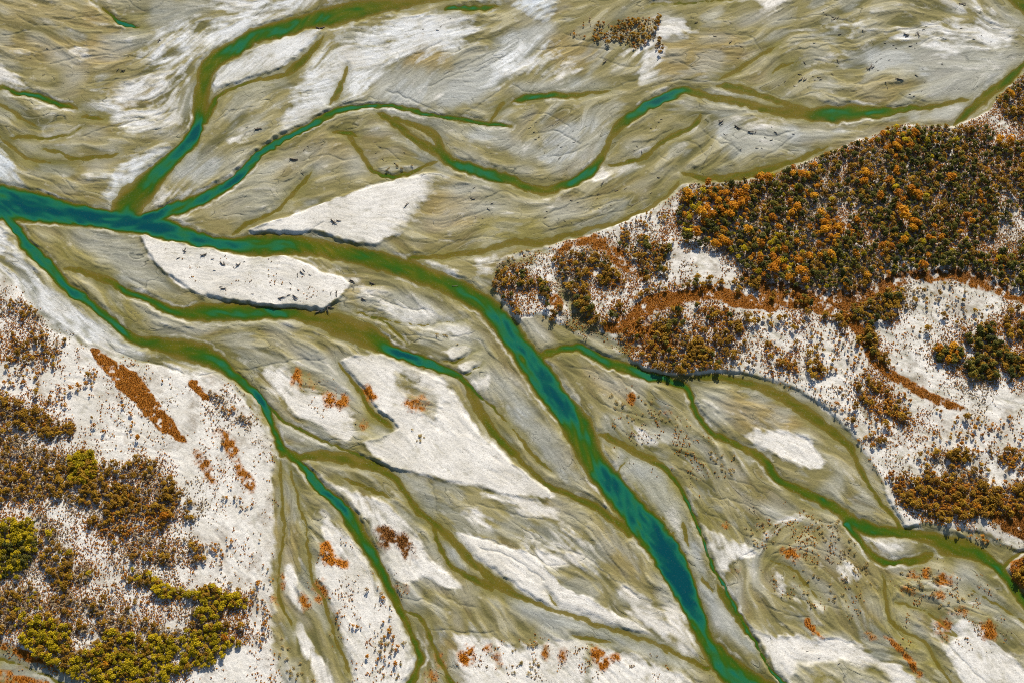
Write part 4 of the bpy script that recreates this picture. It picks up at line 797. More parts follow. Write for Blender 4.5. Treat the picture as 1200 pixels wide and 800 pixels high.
def water_mat():
    s = N("river_water")
    d, bed, st, _ = s.attr("depth")
    n1 = s.noise(.09, 4, .6, .5); n2 = s.noise(.9, 3, .6)
    dd = s.math('ADD', d, s.math('MULTIPLY', s.math('SUBTRACT', n1, .5), .05)); dd = s.math('ADD', dd, s.math('MULTIPLY', s.math('SUBTRACT', st, .5), .06))
    c = s.ramp(dd, [(0, (.22, .17, .045)), (.12, (.17, .125, .014)), (.22, (.098, .100, .004)), (.33, (.052, .086, .003)), (.43, (.024, .084, .005)), (.54, (.016, .115, .040)), (.66, (.008, .110, .064)), (.82, (.003, .066, .055)), (1, (.001, .048, .058))])
    c = s.mix(.5, c, s.ramp(n2, [(.3, (.75, .75, .75)), (.7, (1.25, 1.25, 1.25))]), 'MULTIPLY')
    fl = s.noise(.5, 5, .75, .6)
    shal = s.math('SUBTRACT', 1.0, rng01(s, d, .12, .42))
    c = s.mix(s.math('MULTIPLY', s.math('MULTIPLY', rng01(s, fl, .56, .68), s.math('ADD', .12, shal)), .55), c, (.30, .285, .17))
    c = s.mix(s.math('MULTIPLY', rng01(s, fl, .46, .36), .16), c, (.012, .03, .008))
    b = s.n('ShaderNodeBsdfPrincipled'); s.set(b.inputs['Base Color'], c)
    b.inputs['Roughness'].default_value = .16; b.inputs['IOR'].default_value = 1.33; b.inputs['Specular IOR Level'].default_value = .25
    bp = s.n('ShaderNodeBump'); bp.inputs['Strength'].default_value = .25; bp.inputs['Distance'].default_value = .25
    s.set(bp.inputs['Height'], n2); s.t.links.new(bp.outputs[0], b.inputs['Normal'])
    tr = s.n('ShaderNodeBsdfTransparent'); tr.inputs[0].default_value = (.93, .9, .7, 1)
    mx = s.n('ShaderNodeMixShader')
    s.set(mx.inputs[0], s.math('ADD', .3, s.math('MULTIPLY', rng01(s, bed, 0, .85), .67)))
    s.t.links.new(tr.outputs[0], mx.inputs[1]); s.t.links.new(b.outputs[0], mx.inputs[2])
    return s.out(mx.outputs[0])

def leaf_mat(name, stops, trans=.45):
    s = N(name)
    oi = s.n('ShaderNodeObjectInfo'); ge = s.n('ShaderNodeNewGeometry')
    at = s.n('ShaderNodeAttribute', attribute_name="tint")
    f = s.math('FRACT', s.math('ADD', oi.outputs['Random'], at.outputs['Fac']))
    f = s.math('ADD', s.math('MULTIPLY', f, .72), s.math('MULTIPLY', ge.outputs['Random Per Island'], .28))
    c = s.ramp(f, stops)
    d = s.n('ShaderNodeBsdfPrincipled'); s.set(d.inputs['Base Color'], c); d.inputs['Roughness'].default_value = .75; d.inputs['Specular IOR Level'].default_value = .2
    t = s.n('ShaderNodeBsdfTranslucent'); s.set(t.inputs[0], c)
    mx = s.n('ShaderNodeMixShader'); mx.inputs[0].default_value = trans
    s.t.links.new(d.outputs[0], mx.inputs[1]); s.t.links.new(t.outputs[0], mx.inputs[2])
    return s.out(mx.outputs[0])

def bark_mat(name, a, b_):
    s = N(name); c = s.mix(s.noise(2.5, 3), a, b_)
    d = s.n('ShaderNodeBsdfPrincipled'); s.set(d.inputs['Base Color'], c); d.inputs['Roughness'].default_value = .9
    return s.out(d.outputs[0])

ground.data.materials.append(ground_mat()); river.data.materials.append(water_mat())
LEAF = [
 leaf_mat("dark_green_leaves", [(0, (.055, .065, .014)), (.5, (.14, .13, .019)), (1, (.31, .225, .026))]),
 leaf_mat("bronze_leaves", [(0, (.20, .10, .012)), (.5, (.38, .205, .018)), (1, (.54, .32, .024))]),
 leaf_mat("orange_leaves", [(0, (.38, .13, .008)), (.5, (.64, .27, .010)), (1, (.74, .40, .02))]),
 leaf_mat("yellow_green_leaves", [(0, (.22, .17, .006)), (.5, (.50, .37, .008)), (1, (.70, .52, .015))]),
 leaf_mat("rust_leaves", [(0, (.30, .11, .012)), (.5, (.52, .215, .018)), (1, (.66, .35, .045))]),
 leaf_mat("grey_twigs", [(0, (.30, .205, .12)), (.5, (.46, .33, .18)), (1, (.56, .42, .20))]),
]
BARK = bark_mat("tree_bark", (.06, .045, .03), (.13, .10, .07))
WOOD = bark_mat("weathered_wood", (.055, .043, .03), (.19, .15, .11))
STRAW = leaf_mat("straw_tussocks", [(0, (.24, .18, .06)), (.5, (.40, .29, .10)), (1, (.54, .40, .16))])
GRASSM = [leaf_mat("brown_grass", [(0, (.06, .020, .003)), (1, (.30, .105, .010))]), leaf_mat("rust_grass", [(0, (.12, .034, .002)), (1, (.58, .215, .007))]), leaf_mat("orange_grass", [(0, (.34, .10, .005)), (1, (.62, .26, .012))])]

# ------------------------------------------------------------------ plant prototypes (unit: height 1)
def crown_geo(r, width, base, lobes, leaves, leaf, spiky=0.0):
    """leaf clumps spread over several lobes; returns verts (n,3) and quads"""
    L = []
    for k in range(lobes):
        a = 2 * math.pi * (k + r.random()) / lobes; rad = width * .5 * (.25 + .5 * r.random())
        if k == 0: rad = 0
        z = base + (1 - base) * (.30 + .45 * r.random()) if k else base + (1 - base) * .62
        L.append((rad * math.cos(a), rad * math.sin(a), z, width * (.24 + .16 * r.random()), (1 - base) * (.26 + .14 * r.random())))
    V = []; F = []
    for i in range(leaves):
        cx, cy, cz, rr, rz = L[r.integers(len(L))]
        d = r.normal(size=3); d /= np.linalg.norm(d) + 1e-9
        if d[2] < -.35: d[2] *= -1
        q = .72 + .34 * r.random()
        p = np.array([cx + d[0] * rr * q, cy + d[1] * rr * q, min(max(cz + d[2] * rz * q, base * .8), 1.02)])
        nrm = .6 * d + np.array([0, 0, .75]) + .5 * r.normal(size=3); nrm /= np.linalg.norm(nrm) + 1e-9
        u = np.cross(nrm, [0.1, 0.3, 1.0]); u /= np.linalg.norm(u) + 1e-9; v = np.cross(nrm, u)
        if spiky: u, v = u * (1 - spiky * .6), v * (1 + spiky)
        sz = leaf * (.65 + .7 * r.random()); b = len(V)
        for (a_, b_) in ((-1, -.7), (.6, -1), (1, .75), (-.65, 1)):
            V.append(p + sz * (a_ * u * (.8 + .4 * r.random()) + b_ * v * (.8 + .4 * r.random())) + nrm * sz * .3 * r.normal())
        F.append((b, b + 1, b + 2, b + 3))
    return np.array(V), np.array(F)
def tube(V, F, p, q, r0, r1, n=5):
    p = np.array(p, float); q = np.array(q, float); d = q - p; d /= np.linalg.norm(d) + 1e-9
    u = np.cross(d, [.31, .72, .2]); u /= np.linalg.norm(u) + 1e-9; v = np.cross(d, u); b = len(V)
    for c, rr in ((p, r0), (q, r1)):
        for k in range(n):
            a = 2 * math.pi * k / n; V.append(c + rr * (math.cos(a) * u + math.sin(a) * v))
    for k in range(n): F.append((b + k, b + (k + 1) % n, b + n + (k + 1) % n, b + n + k))
    F.append((b + n, b + n + 1, b + n + 2, b + n + 3))
def trunk_geo(r, width, base):
    V, F = [], []
    tube(V, F, (0, 0, -.04), (.01, .01, .55), .034, .018); tube(V, F, (.01, .01, .55), (.02, 0, .86), .018, .006, 4)
    for k in range(4):
        a = k * 1.57 + r.random(); z = .25 + .12 * k
        tube(V, F, (.005, .005, z), (math.cos(a) * width * .33, math.sin(a) * width * .33, z + .22), .013, .004, 4)
    return np.array(V), np.array(F)
SPEC = {  # width, crown base, lobes, leaves, leaf size, spiky
 0: (.70, .12, 6, 130, .070, 0), 1: (.78, .12, 6, 125, .074, 0), 2: (.85, .16, 8, 190, .065, 0),
 3: (.80, .10, 7, 140, .070, 0), 4: (.86, .04, 4, 54, .100, .2), 5: (.84, .03, 4, 54, .092, .35)}
PROTO = {}
rp = np.random.default_rng(44)
for k, sp in SPEC.items():
    PROTO[k] = [(crown_geo(rp, *sp), trunk_geo(rp, sp[0], sp[1])) for _ in range(5)]

# ------------------------------------------------------------------ scatter
rs = np.random.default_rng(99)
pl_x, pl_y, pl_k, pl_s, pl_z = [], [], [], [], []
dens2 = 0.7 * vnoise(24, 211) + 0.6 * vnoise(9, 212)
thin = np.zeros((RH, RW), f4)      # paler openings inside the forest
for t in ("925,190 1000,180 1010,240 975,270 930,250", "1125,250 1200,225 1210,300 1150,320 1120,290", "1010,275 1035,270 1030,310 1005,300", "1040,262 1055,262 1052,290 1040,292"):
    softmax_in(thin, p2(t), 8)
ragn = .7 * vnoise(14, 231) + .6 * vnoise(5.5, 232)
vsoft = [blur(m.astype(f4), 1.5 if i == 0 else min(3.5, .06 * math.sqrt(m.sum()) + .8)) for i, m in enumerate(vegp)]
for zi, (ph, sp, th, mix, t) in enumerate(VEG):
    P = np.array(p2(t))
    x0, y0 = P.min(0) - 5; x1, y1 = P.max(0) + 5
    ny = int((y1 - y0) / (sp * .88)) + 1; nx = int((x1 - x0) / sp) + 1
    jx, jy = np.meshgrid(np.arange(nx), np.arange(ny))
    cx = x0 + (jx + .5 * (jy % 2)) * sp + rs.uniform(-.5, .5, jx.shape) * sp; cy = y0 + jy * sp * .88 + rs.uniform(-.5, .5, jx.shape) * sp
    cx, cy = cx.ravel(), cy.ravel()
    edge = samp(vsoft[zi], cx + samp(wx, cx, cy), cy + samp(wy, cx, cy))
    ok = (edge > .12) & (edge + (.34 if zi == 0 else .5) * samp(ragn, cx, cy) + .12 * rs.normal(size=len(cx)) > .5) & (cx > -MX + 25) & (cx < 1200 + MX - 25) & (cy > -MY) & (cy < 800 + MY - 20)
    nv = samp(clump if sp < 5.2 else dens2, cx, cy) - .75 * samp(thin, cx, cy)
    ok &= nv > th
    ok &= samp(Zr, cx, cy) > .5
    cx, cy, nv = cx[ok], cy[ok], nv[ok]
    keys = list(mix); w_ = np.array([mix[k] for k in keys])
    lo = samp(vnoise(34, 221 + zi), cx, cy); onz = samp(vnoise(20, 240) + .4 * vnoise(60, 241), cx, cy); k_or = keys.index(2) if 2 in keys else None
    for x, y, n_, l_, o_ in zip(cx, cy, nv, lo, onz):
        p = w_ * np.exp(np.array([.9 * l_ * (1 if j % 2 else -1) for j in range(len(keys))])); 
        if k_or is not None: p[k_or] *= math.exp(3.2 * o_)
        p /= p.sum()
        k = keys[rs.choice(len(keys), p=p)]
        if zi == 0:   # brighter trees gather along the forest's edges
            e = math.exp(-((x - 815) ** 2 + (y - 255) ** 2) / 800) + math.exp(-((x - 905) ** 2 + (y - 310) ** 2) / 1600) + .8 * math.exp(-((x - 1030) ** 2 / 4000 + (y - 162) ** 2 / 120))
            if k in (0, 1) and rs.random() < .5 * e: k = 2 if rs.random() < .55 else 3
            if k == 0 and rs.random() < .06: k = 3
        base = {0: 6.3, 1: 5.4, 2: 7.6, 3: 5.6, 4: 3.3, 5: 3.3}[k]
        s = base * (.55 + 1.15 * rs.random() ** 2.0)
        if sp > 5.2: s *= .9 + .3 * rs.random()
        if zi >= 26: s *= .9
        if zi == 2: s *= .8
        if zi in (0, 1) and k in (4, 5): s *= 1.15
        pl_x.append(x); pl_y.append(y); pl_k.append(k); pl_s.append(s); pl_z.append(zi)
# single trees that stand out in the photo
zone_extra = len(VEG)
SINGLES = [(1057, 258, 2, 19, "tall bright orange tree in the middle of the forest"), (1052, 248, 2, 13, "narrow orange tree touching the tallest bright orange tree"), (1181, 169, 2, 13, "round bright orange tree at the forest's far right corner"),
 (905, 321, 2, 15, "bright orange tree on the forest's lower edge casting a long shadow"), (937, 323, 2, 15, "pointed orange tree on the forest's lower edge, right of another"),
 (816, 278, 2, 14, "wide orange tree at the forest's left corner"), (822, 254, 2, 15, "leaning cluster-shaped orange tree above the forest's left corner"), (1109, 424, 2, 9, "glowing orange tree in the little grove casting a long shadow"),
 (1143, 595, 2, 9, "glowing orange tree amid the lower right thicket"), (195, 607, 2, 11, "glowing orange tree at the edge of the left orange scrub"), (265, 749, 2, 8, "small orange tree above the tall yellow wood"),
 (126, 779, 2, 7, "small red-orange tree inside the tall yellow wood"), (111, 500, 4, 6, "lone orange shrub on white sand, upper of a close pair"), (123, 507, 4, 6, "lone orange shrub on white sand, lower of a close pair"),
 (163, 514, 4, 7, "lone orange shrub beneath the lower end of the grass strip"), (84, 456, 4, 7.5, "plump rust shrub under the upper left thicket"), (93, 453, 4, 6.5, "smaller rust shrub right beside a plump one"),
 (102, 451, 4, 6, "narrow rust shrub left of the grass strip"), (56, 425, 4, 6.5, "rust shrub at the lower rim of the upper left thicket"), (1177, 566, 4, 6, "lone narrow rust shrub on the white right terrace")]
allx = np.array(pl_x); ally = np.array(pl_y); allk = np.array(pl_k); alls = np.array(pl_s); allz = np.array(pl_z)
keep = np.ones(len(allx), bool)
for x, y, k, s, _ in SINGLES: keep &= ((allx - x) / 1.0) ** 2 + (ally - y) ** 2 > (s * .42) ** 2
allx, ally, allk, alls, allz = allx[keep], ally[keep], allk[keep], alls[keep], allz[keep]
wxa, wya = px2w(allx, ally); wza = samp(Zr, allx, ally) - .05
rot = rs.uniform(0, 2 * np.pi, len(allx)); var = rs.integers(0, 5, len(allx)); tint = rs.random(len(allx))
print("plants", len(allx), np.bincount(allk), round(time.time() - T0, 1))

NAMES = {0: "dark_green_tree", 1: "bronze_tree", 2: "orange_autumn_tree", 3: "yellow_green_tree", 4: "rust_shrub", 5: "grey_twig_shrub"}
LOOK = {0: "dark green tree", 1: "bronze tree", 2: "orange autumn tree", 3: "yellow green tree", 4: "rust shrub", 5: "bare grey shrub"}
GROUP = {0: "dark green trees of the woods", 1: "bronze trees of the woods", 2: "orange autumn trees", 3: "yellow green trees", 4: "rust shrubs on the gravel", 5: "bare grey shrubs"}
CAT = {0: "tree", 1: "tree", 2: "tree", 3: "tree", 4: "shrub", 5: "shrub"}

def mesh_from(name, V, F, mats, mi=None, tn=None):
    me = make_grid_mesh(name, V, np.asarray(F))
    for m in mats: me.materials.append(m)
    if mi is not None: me.polygons.foreach_set("material_index", np.asarray(mi, np.int32))
    if tn is not None:
        at = me.attributes.new("tint", 'FLOAT', 'POINT'); at.data.foreach_set("value", np.asarray(tn, f4))
    return me
CM = {k: [mesh_from("crown", *PROTO[k][v][0], [LEAF[k]]) for v in range(5)] for k in SPEC}
TM = {k: [mesh_from("trunk", *PROTO[k][v][1], [BARK]) for v in range(5)] for k in SPEC}
def add_plant(k, v, loc, s, rz, label, zs=1.0):
    if k in (4, 5):
        o = bpy.data.objects.new(NAMES[k], CM[k][v]); col.objects.link(o)
    else:
        o = bpy.data.objects.new(NAMES[k], None); o.empty_display_size = .5; col.objects.link(o)
        for nm, me in (("trunk", TM[k][v]), ("crown", CM[k][v])):
            c = bpy.data.objects.new(nm, me); col.objects.link(c); c.parent = o
    o.location = loc; o.rotation_euler = (0, 0, rz); o.scale = (s, s, s * zs)
    o["label"] = label; o["category"] = CAT[k]; o["group"] = GROUP[k]
    return o
for i, (x, y, k, s, lab) in enumerate(SINGLES):
    X, Y = px2w(x, y); add_plant(k, i % 5, (float(X), float(Y), float(samp(Zr, x, y)) - .05), s, i * 1.3, lab)

def ordw(n):
    w_ = ["", "first", "second", "third", "fourth", "fifth", "sixth", "seventh", "eighth", "ninth", "tenth"]
    if n <= 10: return w_[n]
    return f"{n}{'th' if 10 < n % 100 < 14 else {1: 'st', 2: 'nd', 3: 'rd'}.get(n % 10, 'th')}"
def where(i):
    ph = VEG[allz[i]][0]; x, y = allx[i], ally[i]
    if allz[i] == 0:
        hx = ["left end", "left half", "middle", "right half", "right end"][min(4, int((x - 792) / 82))]
        top = np.interp(x, [795, 900, 960, 1030, 1110, 1200], [218, 206, 185, 157, 150, 166]); bot = np.interp(x, [795, 870, 960, 1030, 1110, 1200], [285, 312, 340, 328, 317, 345])
        q = (y - top) / (bot - top)
        hy = "river edge" if q < .18 else "upper part" if q < .42 else "core" if q < .65 else "lower part" if q < .88 else "marsh edge"
        return f"in the big forest's {hy}, {hx}"
    if VEG[allz[i]][1] < 4.9 and len(ph.split()) < 8:
        P = np.array(p2(VEG[allz[i]][4])); x0, x1 = max(P[:, 0].min(), 0), min(P[:, 0].max(), 1200)
        if x1 - x0 > 60: return ph + (", left half" if x < (x0 + x1) / 2 else ", right half")
    return ph
inview = (allx > 2) & (allx < 1198) & (ally > 2) & (ally < 800)
single = np.zeros(len(allx), bool)
cd = np.sqrt(wxa ** 2 + (wya - CAM[1]) ** 2 + CAM[2] ** 2)
for k in range(6):
    c = np.where(inview & (allk == k))[0]
    c = c[np.argsort(-(alls[c] / cd[c]))][:285]
    single[c] = True
    buckets = {}
    med = np.quantile(alls[c], [.4, .8]) if len(c) else (0, 0)
    for i in c:
        sz = "small" if alls[i] < med[0] else "middling" if alls[i] < med[1] else "large"
        buckets.setdefault((sz, where(i)), []).append(i)
    for (sz, wh_), ids in buckets.items():
        ids.sort(key=lambda i: allx[i])
        for j, i in enumerate(ids):
            lab = f"{sz} {LOOK[k]} {wh_}"
            if len(ids) > 1: lab = f"{sz} {LOOK[k]}, {'leftmost' if j == 0 else 'rightmost' if j == len(ids) - 1 else ordw(j + 1) + ' from left'}, {wh_}"
            add_plant(k, int(var[i]), (float(wxa[i]), float(wya[i]), float(wza[i])), float(alls[i]), float(rot[i]), lab)

# the remaining plants: one object per kind
STUFFN = {0: "dark_woodland", 1: "bronze_woodland", 2: "orange_woodland", 3: "yellow_green_woodland", 4: "rust_shrubbery", 5: "grey_shrubbery"}
def joined(idx, protos_of, mats, name):
    Vs, Fs, Ms, Ts = [], [], [], []; off = 0
    for v in range(5):
        ii = idx[var[idx] == v]
        if not len(ii): continue
        (cv, cf), (tv, tf) = protos_of[v]
        pv = np.vstack([cv, tv]); pf = np.vstack([cf, tf + len(cv)]); pm = np.concatenate([np.zeros(len(cf)), np.ones(len(tf))])
        ca, sa = np.cos(rot[ii])[:, None], np.sin(rot[ii])[:, None]; s = alls[ii][:, None]
        X = (pv[:, 0] * ca - pv[:, 1] * sa) * s + wxa[ii][:, None]; Y = (pv[:, 0] * sa + pv[:, 1] * ca) * s + wya[ii][:, None]; Zz = pv[:, 2] * s + wza[ii][:, None]
        Vs.append(np.stack([X, Y, Zz], -1).reshape(-1, 3))
        Fs.append((pf[None] + (np.arange(len(ii)) * len(pv))[:, None, None] + off).reshape(-1, 4)); off += len(ii) * len(pv)
        Ms.append(np.tile(pm, len(ii))); Ts.append(np.repeat(tint[ii], len(pv)))
    return mesh_from(name, np.vstack(Vs), np.vstack(Fs), mats, np.concatenate(Ms), np.concatenate(Ts))
for k in range(6):
    idx = np.where((allk == k) & ~single)[0]
    if len(idx) < 1: continue
    o = bpy.data.objects.new(STUFFN[k], joined(idx, PROTO[k], [LEAF[k], BARK], STUFFN[k])); col.objects.link(o)
    o["kind"] = "stuff"; o["label"] = f"mass of smaller {LOOK[k]}s filling the woods and gravel terraces"; o["category"] = "woodland" if k < 4 else "shrubbery"
print("trees", round(time.time() - T0, 1))

# ------------------------------------------------------------------ autumn grass: countless tufts
for h, (lo, hi, nm) in enumerate(((-1, .3, "brown_grass"), (.3, .62, "rust_grass"), (.62, 2, "orange_grass"))):
    m = (RU > .15) & (HU > lo) & (HU <= hi) & (SD > 1)
    yy, xx = np.where(m)
    sel = rs.random(len(xx)) < .8 * RU[yy, xx] ** 1.6
    xx, yy = xx[sel] - MX + rs.uniform(-.5, .5, sel.sum()), yy[sel] - MY + rs.uniform(-.5, .5, sel.sum())
    n = len(xx)
    if n == 0: continue
    gxw, gyw = px2w(xx, yy); gz = samp(Zr, xx, yy)
    V = np.zeros((n, 3, 4, 3), f4)
    for b in range(3):
        a = rs.uniform(0, 2 * np.pi, n); hh = rs.uniform(.35, 1.0, n); wd_ = rs.uniform(.18, .4, n); ln = rs.uniform(-.4, .4, (2, n))
        dx, dy = np.cos(a) * wd_, np.sin(a) * wd_
        ox, oy = rs.uniform(-.4, .4, (2, n))
        for q, (sx, up) in enumerate(((-1, 0), (1, 0), (.6, 1), (-.6, 1))):
            V[:, b, q, 0] = gxw + ox + dx * sx + ln[0] * up; V[:, b, q, 1] = gyw + oy + dy * sx + ln[1] * up; V[:, b, q, 2] = gz - .05 + hh * up
    F = np.arange(n * 12).reshape(-1, 4)
    o = bpy.data.objects.new(nm, mesh_from(nm, V.reshape(-1, 3), F, [GRASSM[h]], None, np.repeat(np.clip(.5 + .6 * samp(vnoise(5, 401), xx, yy) + .5 * samp(vnoise(2, 402), xx, yy), .02, .98), 12))); col.objects.link(o)
    o["kind"] = "stuff"; o["label"] = f"{nm.split('_')[0]} autumn grass growing in patches and strips on the gravel"; o["category"] = "grass"

# low scrub and seedlings thinning out over the terraces
near = blur((VM > .5).astype(f4), 14)
sc_p = TER * sstep(-.35, .9, .55 * vnoise(30, 501) + .5 * vnoise(12, 502) + .4 * vnoise(5, 503) + .9 * near) * (.35 + .65 * sstep(0, .35, near)) * (SD > 3) * (1 - RU)
patch = np.zeros((RH, RW), f4)
for t in ("385,600 480,690 490,790 420,800 370,680", "1080,665 1160,690 1180,760 1060,750 1040,690", "880,590 1010,620 1010,720 900,700", "700,440 860,540 830,580 720,520", "530,745 730,755 800,800 540,800", "200,290 390,335 380,355 220,335", "330,440 410,460 405,500 350,490"): softmax_in(patch, p2(t), 8)
sc_p = np.maximum(sc_p, .22 * patch * sstep(.1, .8, vnoise(14, 504) + .6 * vnoise(5, 505)) * (SD > 3))
for nm, kk, cut in (("low_rust_scrub", 4, (0, .55)), ("low_grey_scrub", 5, (.55, 1.01))):
    yy, xx = np.where(rs.random((RH, RW)) < sc_p * np.where(gx > 560, .85, .55))
    hue = np.clip(.5 + .5 * vnoise(40, 506), 0, 1)[yy, xx] * .6 + rs.random(len(xx)) * .4
    sel = (hue >= cut[0]) & (hue < cut[1]); xx, yy = xx[sel], yy[sel]
    xx = xx - MX + rs.uniform(-.5, .5, len(xx)); yy = yy - MY + rs.uniform(-.5, .5, len(yy)); n = len(xx)
    sx_, sy_ = px2w(xx, yy); sz_ = samp(Zr, xx, yy); size = rs.uniform(.35, 1.15, n) ** 1.3
    V = np.zeros((n, 7, 4, 3), f4)
    for b in range(7):
        d = rs.normal(size=(n, 3)); d[:, 2] = np.abs(d[:, 2]); d /= np.linalg.norm(d, axis=1)[:, None]
        nr = d + .6 * rs.normal(size=(n, 3)); nr /= np.linalg.norm(nr, axis=1)[:, None]
        u = np.cross(nr, [.2, .3, 1.]); u /= np.linalg.norm(u, axis=1)[:, None]; v = np.cross(nr, u)
        c_ = d * np.array([.62, .62, .95]) * size[:, None]
        for q, (a_, b_) in enumerate(((-1, -.8), (.8, -1), (1, .8), (-.8, 1))):
            V[:, b, q] = np.stack([sx_, sy_, sz_], 1) + c_ + (u * a_ + v * b_) * (.42 * size)[:, None]
    o = bpy.data.objects.new(nm, mesh_from(nm, V.reshape(-1, 3), np.arange(n * 28).reshape(-1, 4), [LEAF[kk]], None, np.repeat(rs.random(n), 28))); col.objects.link(o)
    o["kind"] = "stuff"; o["label"] = f"countless tiny {'rust' if kk == 4 else 'grey brown'} seedlings speckling the pale terraces"; o["category"] = "scrub"
    print(nm, n)

# ------------------------------------------------------------------ driftwood and tussocks on the open bars
def log_geo(r):
    V, F = [], []
    bend = r.uniform(-.12, .12)
    tube(V, F, (-.5, 0, .045), (0, bend, .06), .055, .045, 6); tube(V, F, (0, bend, .06), (.5, bend * .3, .05), .045, .018, 6)
    for k in range(7):
        a = r.uniform(0, 6.28); tube(V, F, (-.48, 0, .05), (-.56 - .1 * r.random(), .14 * math.cos(a), .05 + .13 * abs(math.sin(a))), .022, .006, 4)
    for k in range(4):
        t = -.1 + .16 * k; sd_ = 1 if k % 2 else -1
        tube(V, F, (t, bend * .8, .06), (t + .14, sd_ * r.uniform(.1, .24), .05 + .1 * r.random()), .016, .004, 4)
    return np.array(V), np.array(F)
LOGM = [mesh_from("driftwood_log", *log_geo(rp), [WOOD]) for _ in range(6)]
DRIFT = [  # outline, how many, phrase
 ("905,15 1010,10 1020,30 960,60 910,60", 16, "on the upper right silt flats"), ("1000,35 1100,30 1190,40 1180,55 1090,65 1020,75", 30, "on the pale upper right bar"),
 ("1000,75 1100,70 1120,90 1080,115 1010,110", 20, "on the flats above the upper right river"), ("915,75 985,70 985,110 930,112 905,100", 26, "by the olive pool on the upper right bar"),
 ("620,125 700,120 705,170 660,195 610,170", 24, "on the ribbed mid bar"), ("845,130 900,140 935,155 930,180 870,185 840,165", 22, "on the rounded bar facing the forest"),
 ("760,140 800,135 810,150 760,180 720,188", 14, "on the tongue beside the olive side stream"), ("640,240 700,215 790,205 780,225 720,250 630,275", 26, "on the ribbed bar left of the forest"),
 ("520,205 590,235 595,255 540,265", 12, "on the olive slope right of the white bar"), ("330,160 370,150 380,190 350,215 320,210", 14, "between the two northern tributaries"),
 ("440,165 500,190 490,200 440,195", 12, "on the dark point by the brown pool"), ("250,150 300,145 305,165 260,180", 12, "on the tan bar between the tributaries"),
 ("190,285 300,305 400,330 390,355 260,345 210,320", 24, "on the white left bar"), ("480,38 530,18 560,25 530,60", 8, "on the pale northern bar"), ("20,20 200,50 180,90 40,90", 8, "on the upper left flats"),
 ("850,740 990,755 985,790 930,790", 8, "on the lower right white sand"), ("780,10 880,20 880,80 800,60", 14, "on the tan flats at the top"),
]
DSING = [(240, 300, 9), (218, 296, 8), (262, 311, 10), (280, 312, 9), (263, 340, 8), (332, 351, 9), (347, 350, 9), (385, 363, 13), (374, 365, 10), (395, 347, 10), (413, 331, 9), (437, 333, 9), (427, 352, 8), (355, 322, 9),
         (392, 262, 12), (476, 241, 9), (534, 335, 8), (845, 143, 10), (865, 150, 11), (880, 155, 9), (1128, 6, 11), (1075, 41, 10), (1062, 42, 9), (1020, 79, 12), (938, 94, 10), (1055, 95, 10), (977, 23, 9), (709, 73, 9),
         (303, 152, 10), (345, 188, 12), (375, 33, 11), (145, 83, 7), (187, 48, 7)]
logs = []
for x, y, L in DSING: 
    logs.append((x, y, L * .8, "big"))
    for j in range(rs.integers(1, 3)): logs.append((x + rs.normal() * 3.0, y + rs.normal() * 1.6, L * rs.uniform(.3, .6), "big"))
for t, n, ph in DRIFT:
    m = polymask(p2(t)) & (SD > 2); yy, xx = np.where(m)
    if not len(xx): continue
    for j in rs.choice(len(xx), max(3, int(n * .62))): logs.append((xx[j] - MX, yy[j] - MY, 2.2 + 2.8 * rs.random() ** 2, ph))
def bar_name(x, y):
    best = min(DRIFT, key=lambda d: min((a - x) ** 2 + (b - y) ** 2 for a, b in p2(d[0]) + [tuple(np.mean(p2(d[0]), 0))]))
    return best[2]
bk = {}
for x, y, L, ph in logs:
    big = ph == "big"; ph = bar_name(x, y) if big else ph
    bk.setdefault((("long" if L > 4.0 else "short"), ph), []).append((x, y, L))
for (sz, ph), ids in bk.items():
    ids.sort()
    for j, (x, y, L) in enumerate(ids):
        o = bpy.data.objects.new("driftwood_log", LOGM[rs.integers(6)]); col.objects.link(o)
        X, Y = px2w(x, y); th = samp(ang, x, y)
        o.location = (float(X), float(Y), float(samp(Zr, x, y)) - .03); o.rotation_euler = (0, 0, float(-th + rs.normal() * .7)); o.scale = (L, L * 1.5, L * 2.0)
        p_ = "" if len(ids) == 1 else "leftmost, " if j == 0 else "rightmost, " if j == len(ids) - 1 else ordw(j + 1) + " from left, "
        o["label"] = f"{sz} dark driftwood log, {p_}{ph}"; o["category"] = "driftwood"; o["group"] = "driftwood logs stranded on the bars"
print("logs", len(logs))

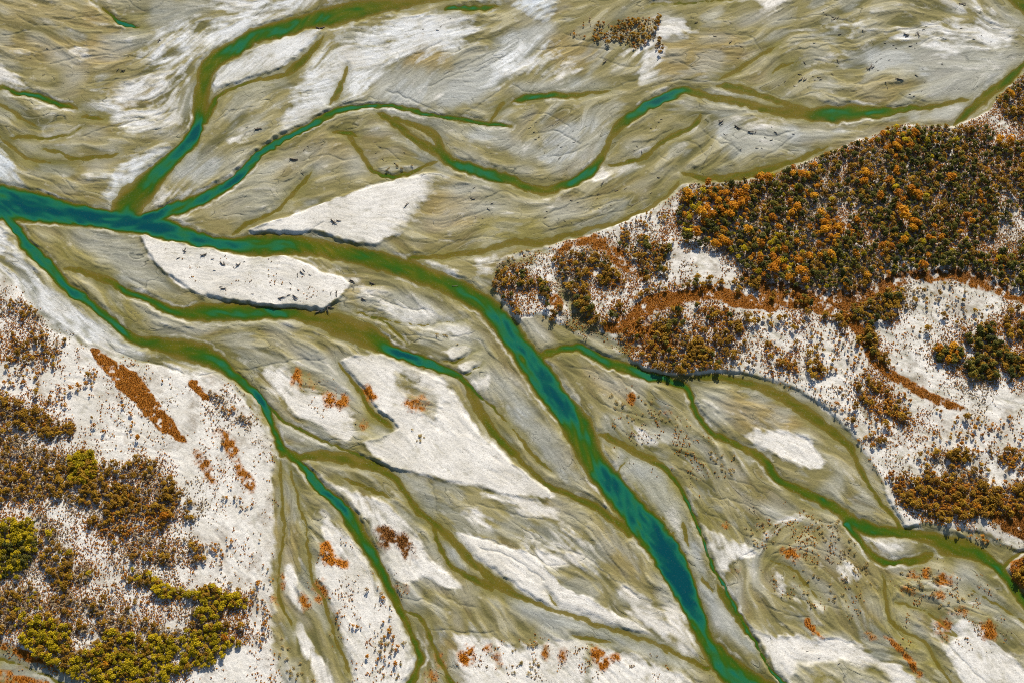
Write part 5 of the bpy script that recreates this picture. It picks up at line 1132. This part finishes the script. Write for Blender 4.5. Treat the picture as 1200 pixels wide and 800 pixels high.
# straw tussocks
TUSM = [mesh_from("straw_tussock", *crown_geo(rp, 1.7, .0, 4, 46, .14, .5), [STRAW]) for _ in range(4)]
TUSS = [("940,605 985,610 1005,640 990,650 950,630", 22, "on the striped bar left of the east pool"), ("985,650 1010,640 1025,665 1020,700 985,690", 22, "below the east stream's loop"), ("1050,668 1090,668 1110,690 1140,690 1155,700 1120,720 1070,700", 34, "around the orange patches on the lower right bar"),
        ("700,460 740,460 790,480 800,510 760,500 710,480", 20, "on the tan bar beside the main river"), ("800,520 860,530 900,560 880,570 830,550", 16, "on the bar below the eastern stream"),
        ("930,665 970,660 1000,700 960,720 930,700", 18, "in the middle of the lower right bar"), ("320,720 350,760 370,800 340,800 325,760", 16, "on the muddy delta fan"), ("440,730 475,745 470,800 445,790", 18, "on the long bar left of the green stream"),
        ("600,740 630,745 640,790 600,795", 14, "on the bottom sand by the grey track"), ("590,300 640,287 600,310 575,335", 14, "on the mud spit by the main river"), ("430,200 500,190 470,215", 6, "on the top of the white northern bar"), ("500,390 530,395 560,430 540,410", 4, "above the teal pool"),
        ("480,500 500,515 490,522 478,508", 6, "on the white bar's dark streak"), ("890,600 910,640 880,640 860,610", 10, "left of the striped bar")]
for t, n, ph in TUSS:
    m = polymask(p2(t)) & (SD > 2); yy, xx = np.where(m)
    if not len(xx): continue
    ids = sorted((xx[j] - MX, yy[j] - MY) for j in rs.choice(len(xx), n))
    for j, (x, y) in enumerate(ids):
        o = bpy.data.objects.new("straw_tussock", TUSM[rs.integers(4)]); col.objects.link(o)
        X, Y = px2w(x, y); s = 1.3 + 1.5 * rs.random()
        o.location = (float(X), float(Y), float(samp(Zr, x, y)) - .04); o.rotation_euler = (0, 0, rs.random() * 6.28); o.scale = (s, s, s * .8)
        p_ = "leftmost, " if j == 0 else "rightmost, " if j == len(ids) - 1 else ordw(j + 1) + " from left, "
        o["label"] = f"straw coloured tussock, {p_}{ph}"; o["category"] = "tussock"; o["group"] = "straw tussocks on the silt bars"
print("done", round(time.time() - T0, 1), len(bpy.data.objects))
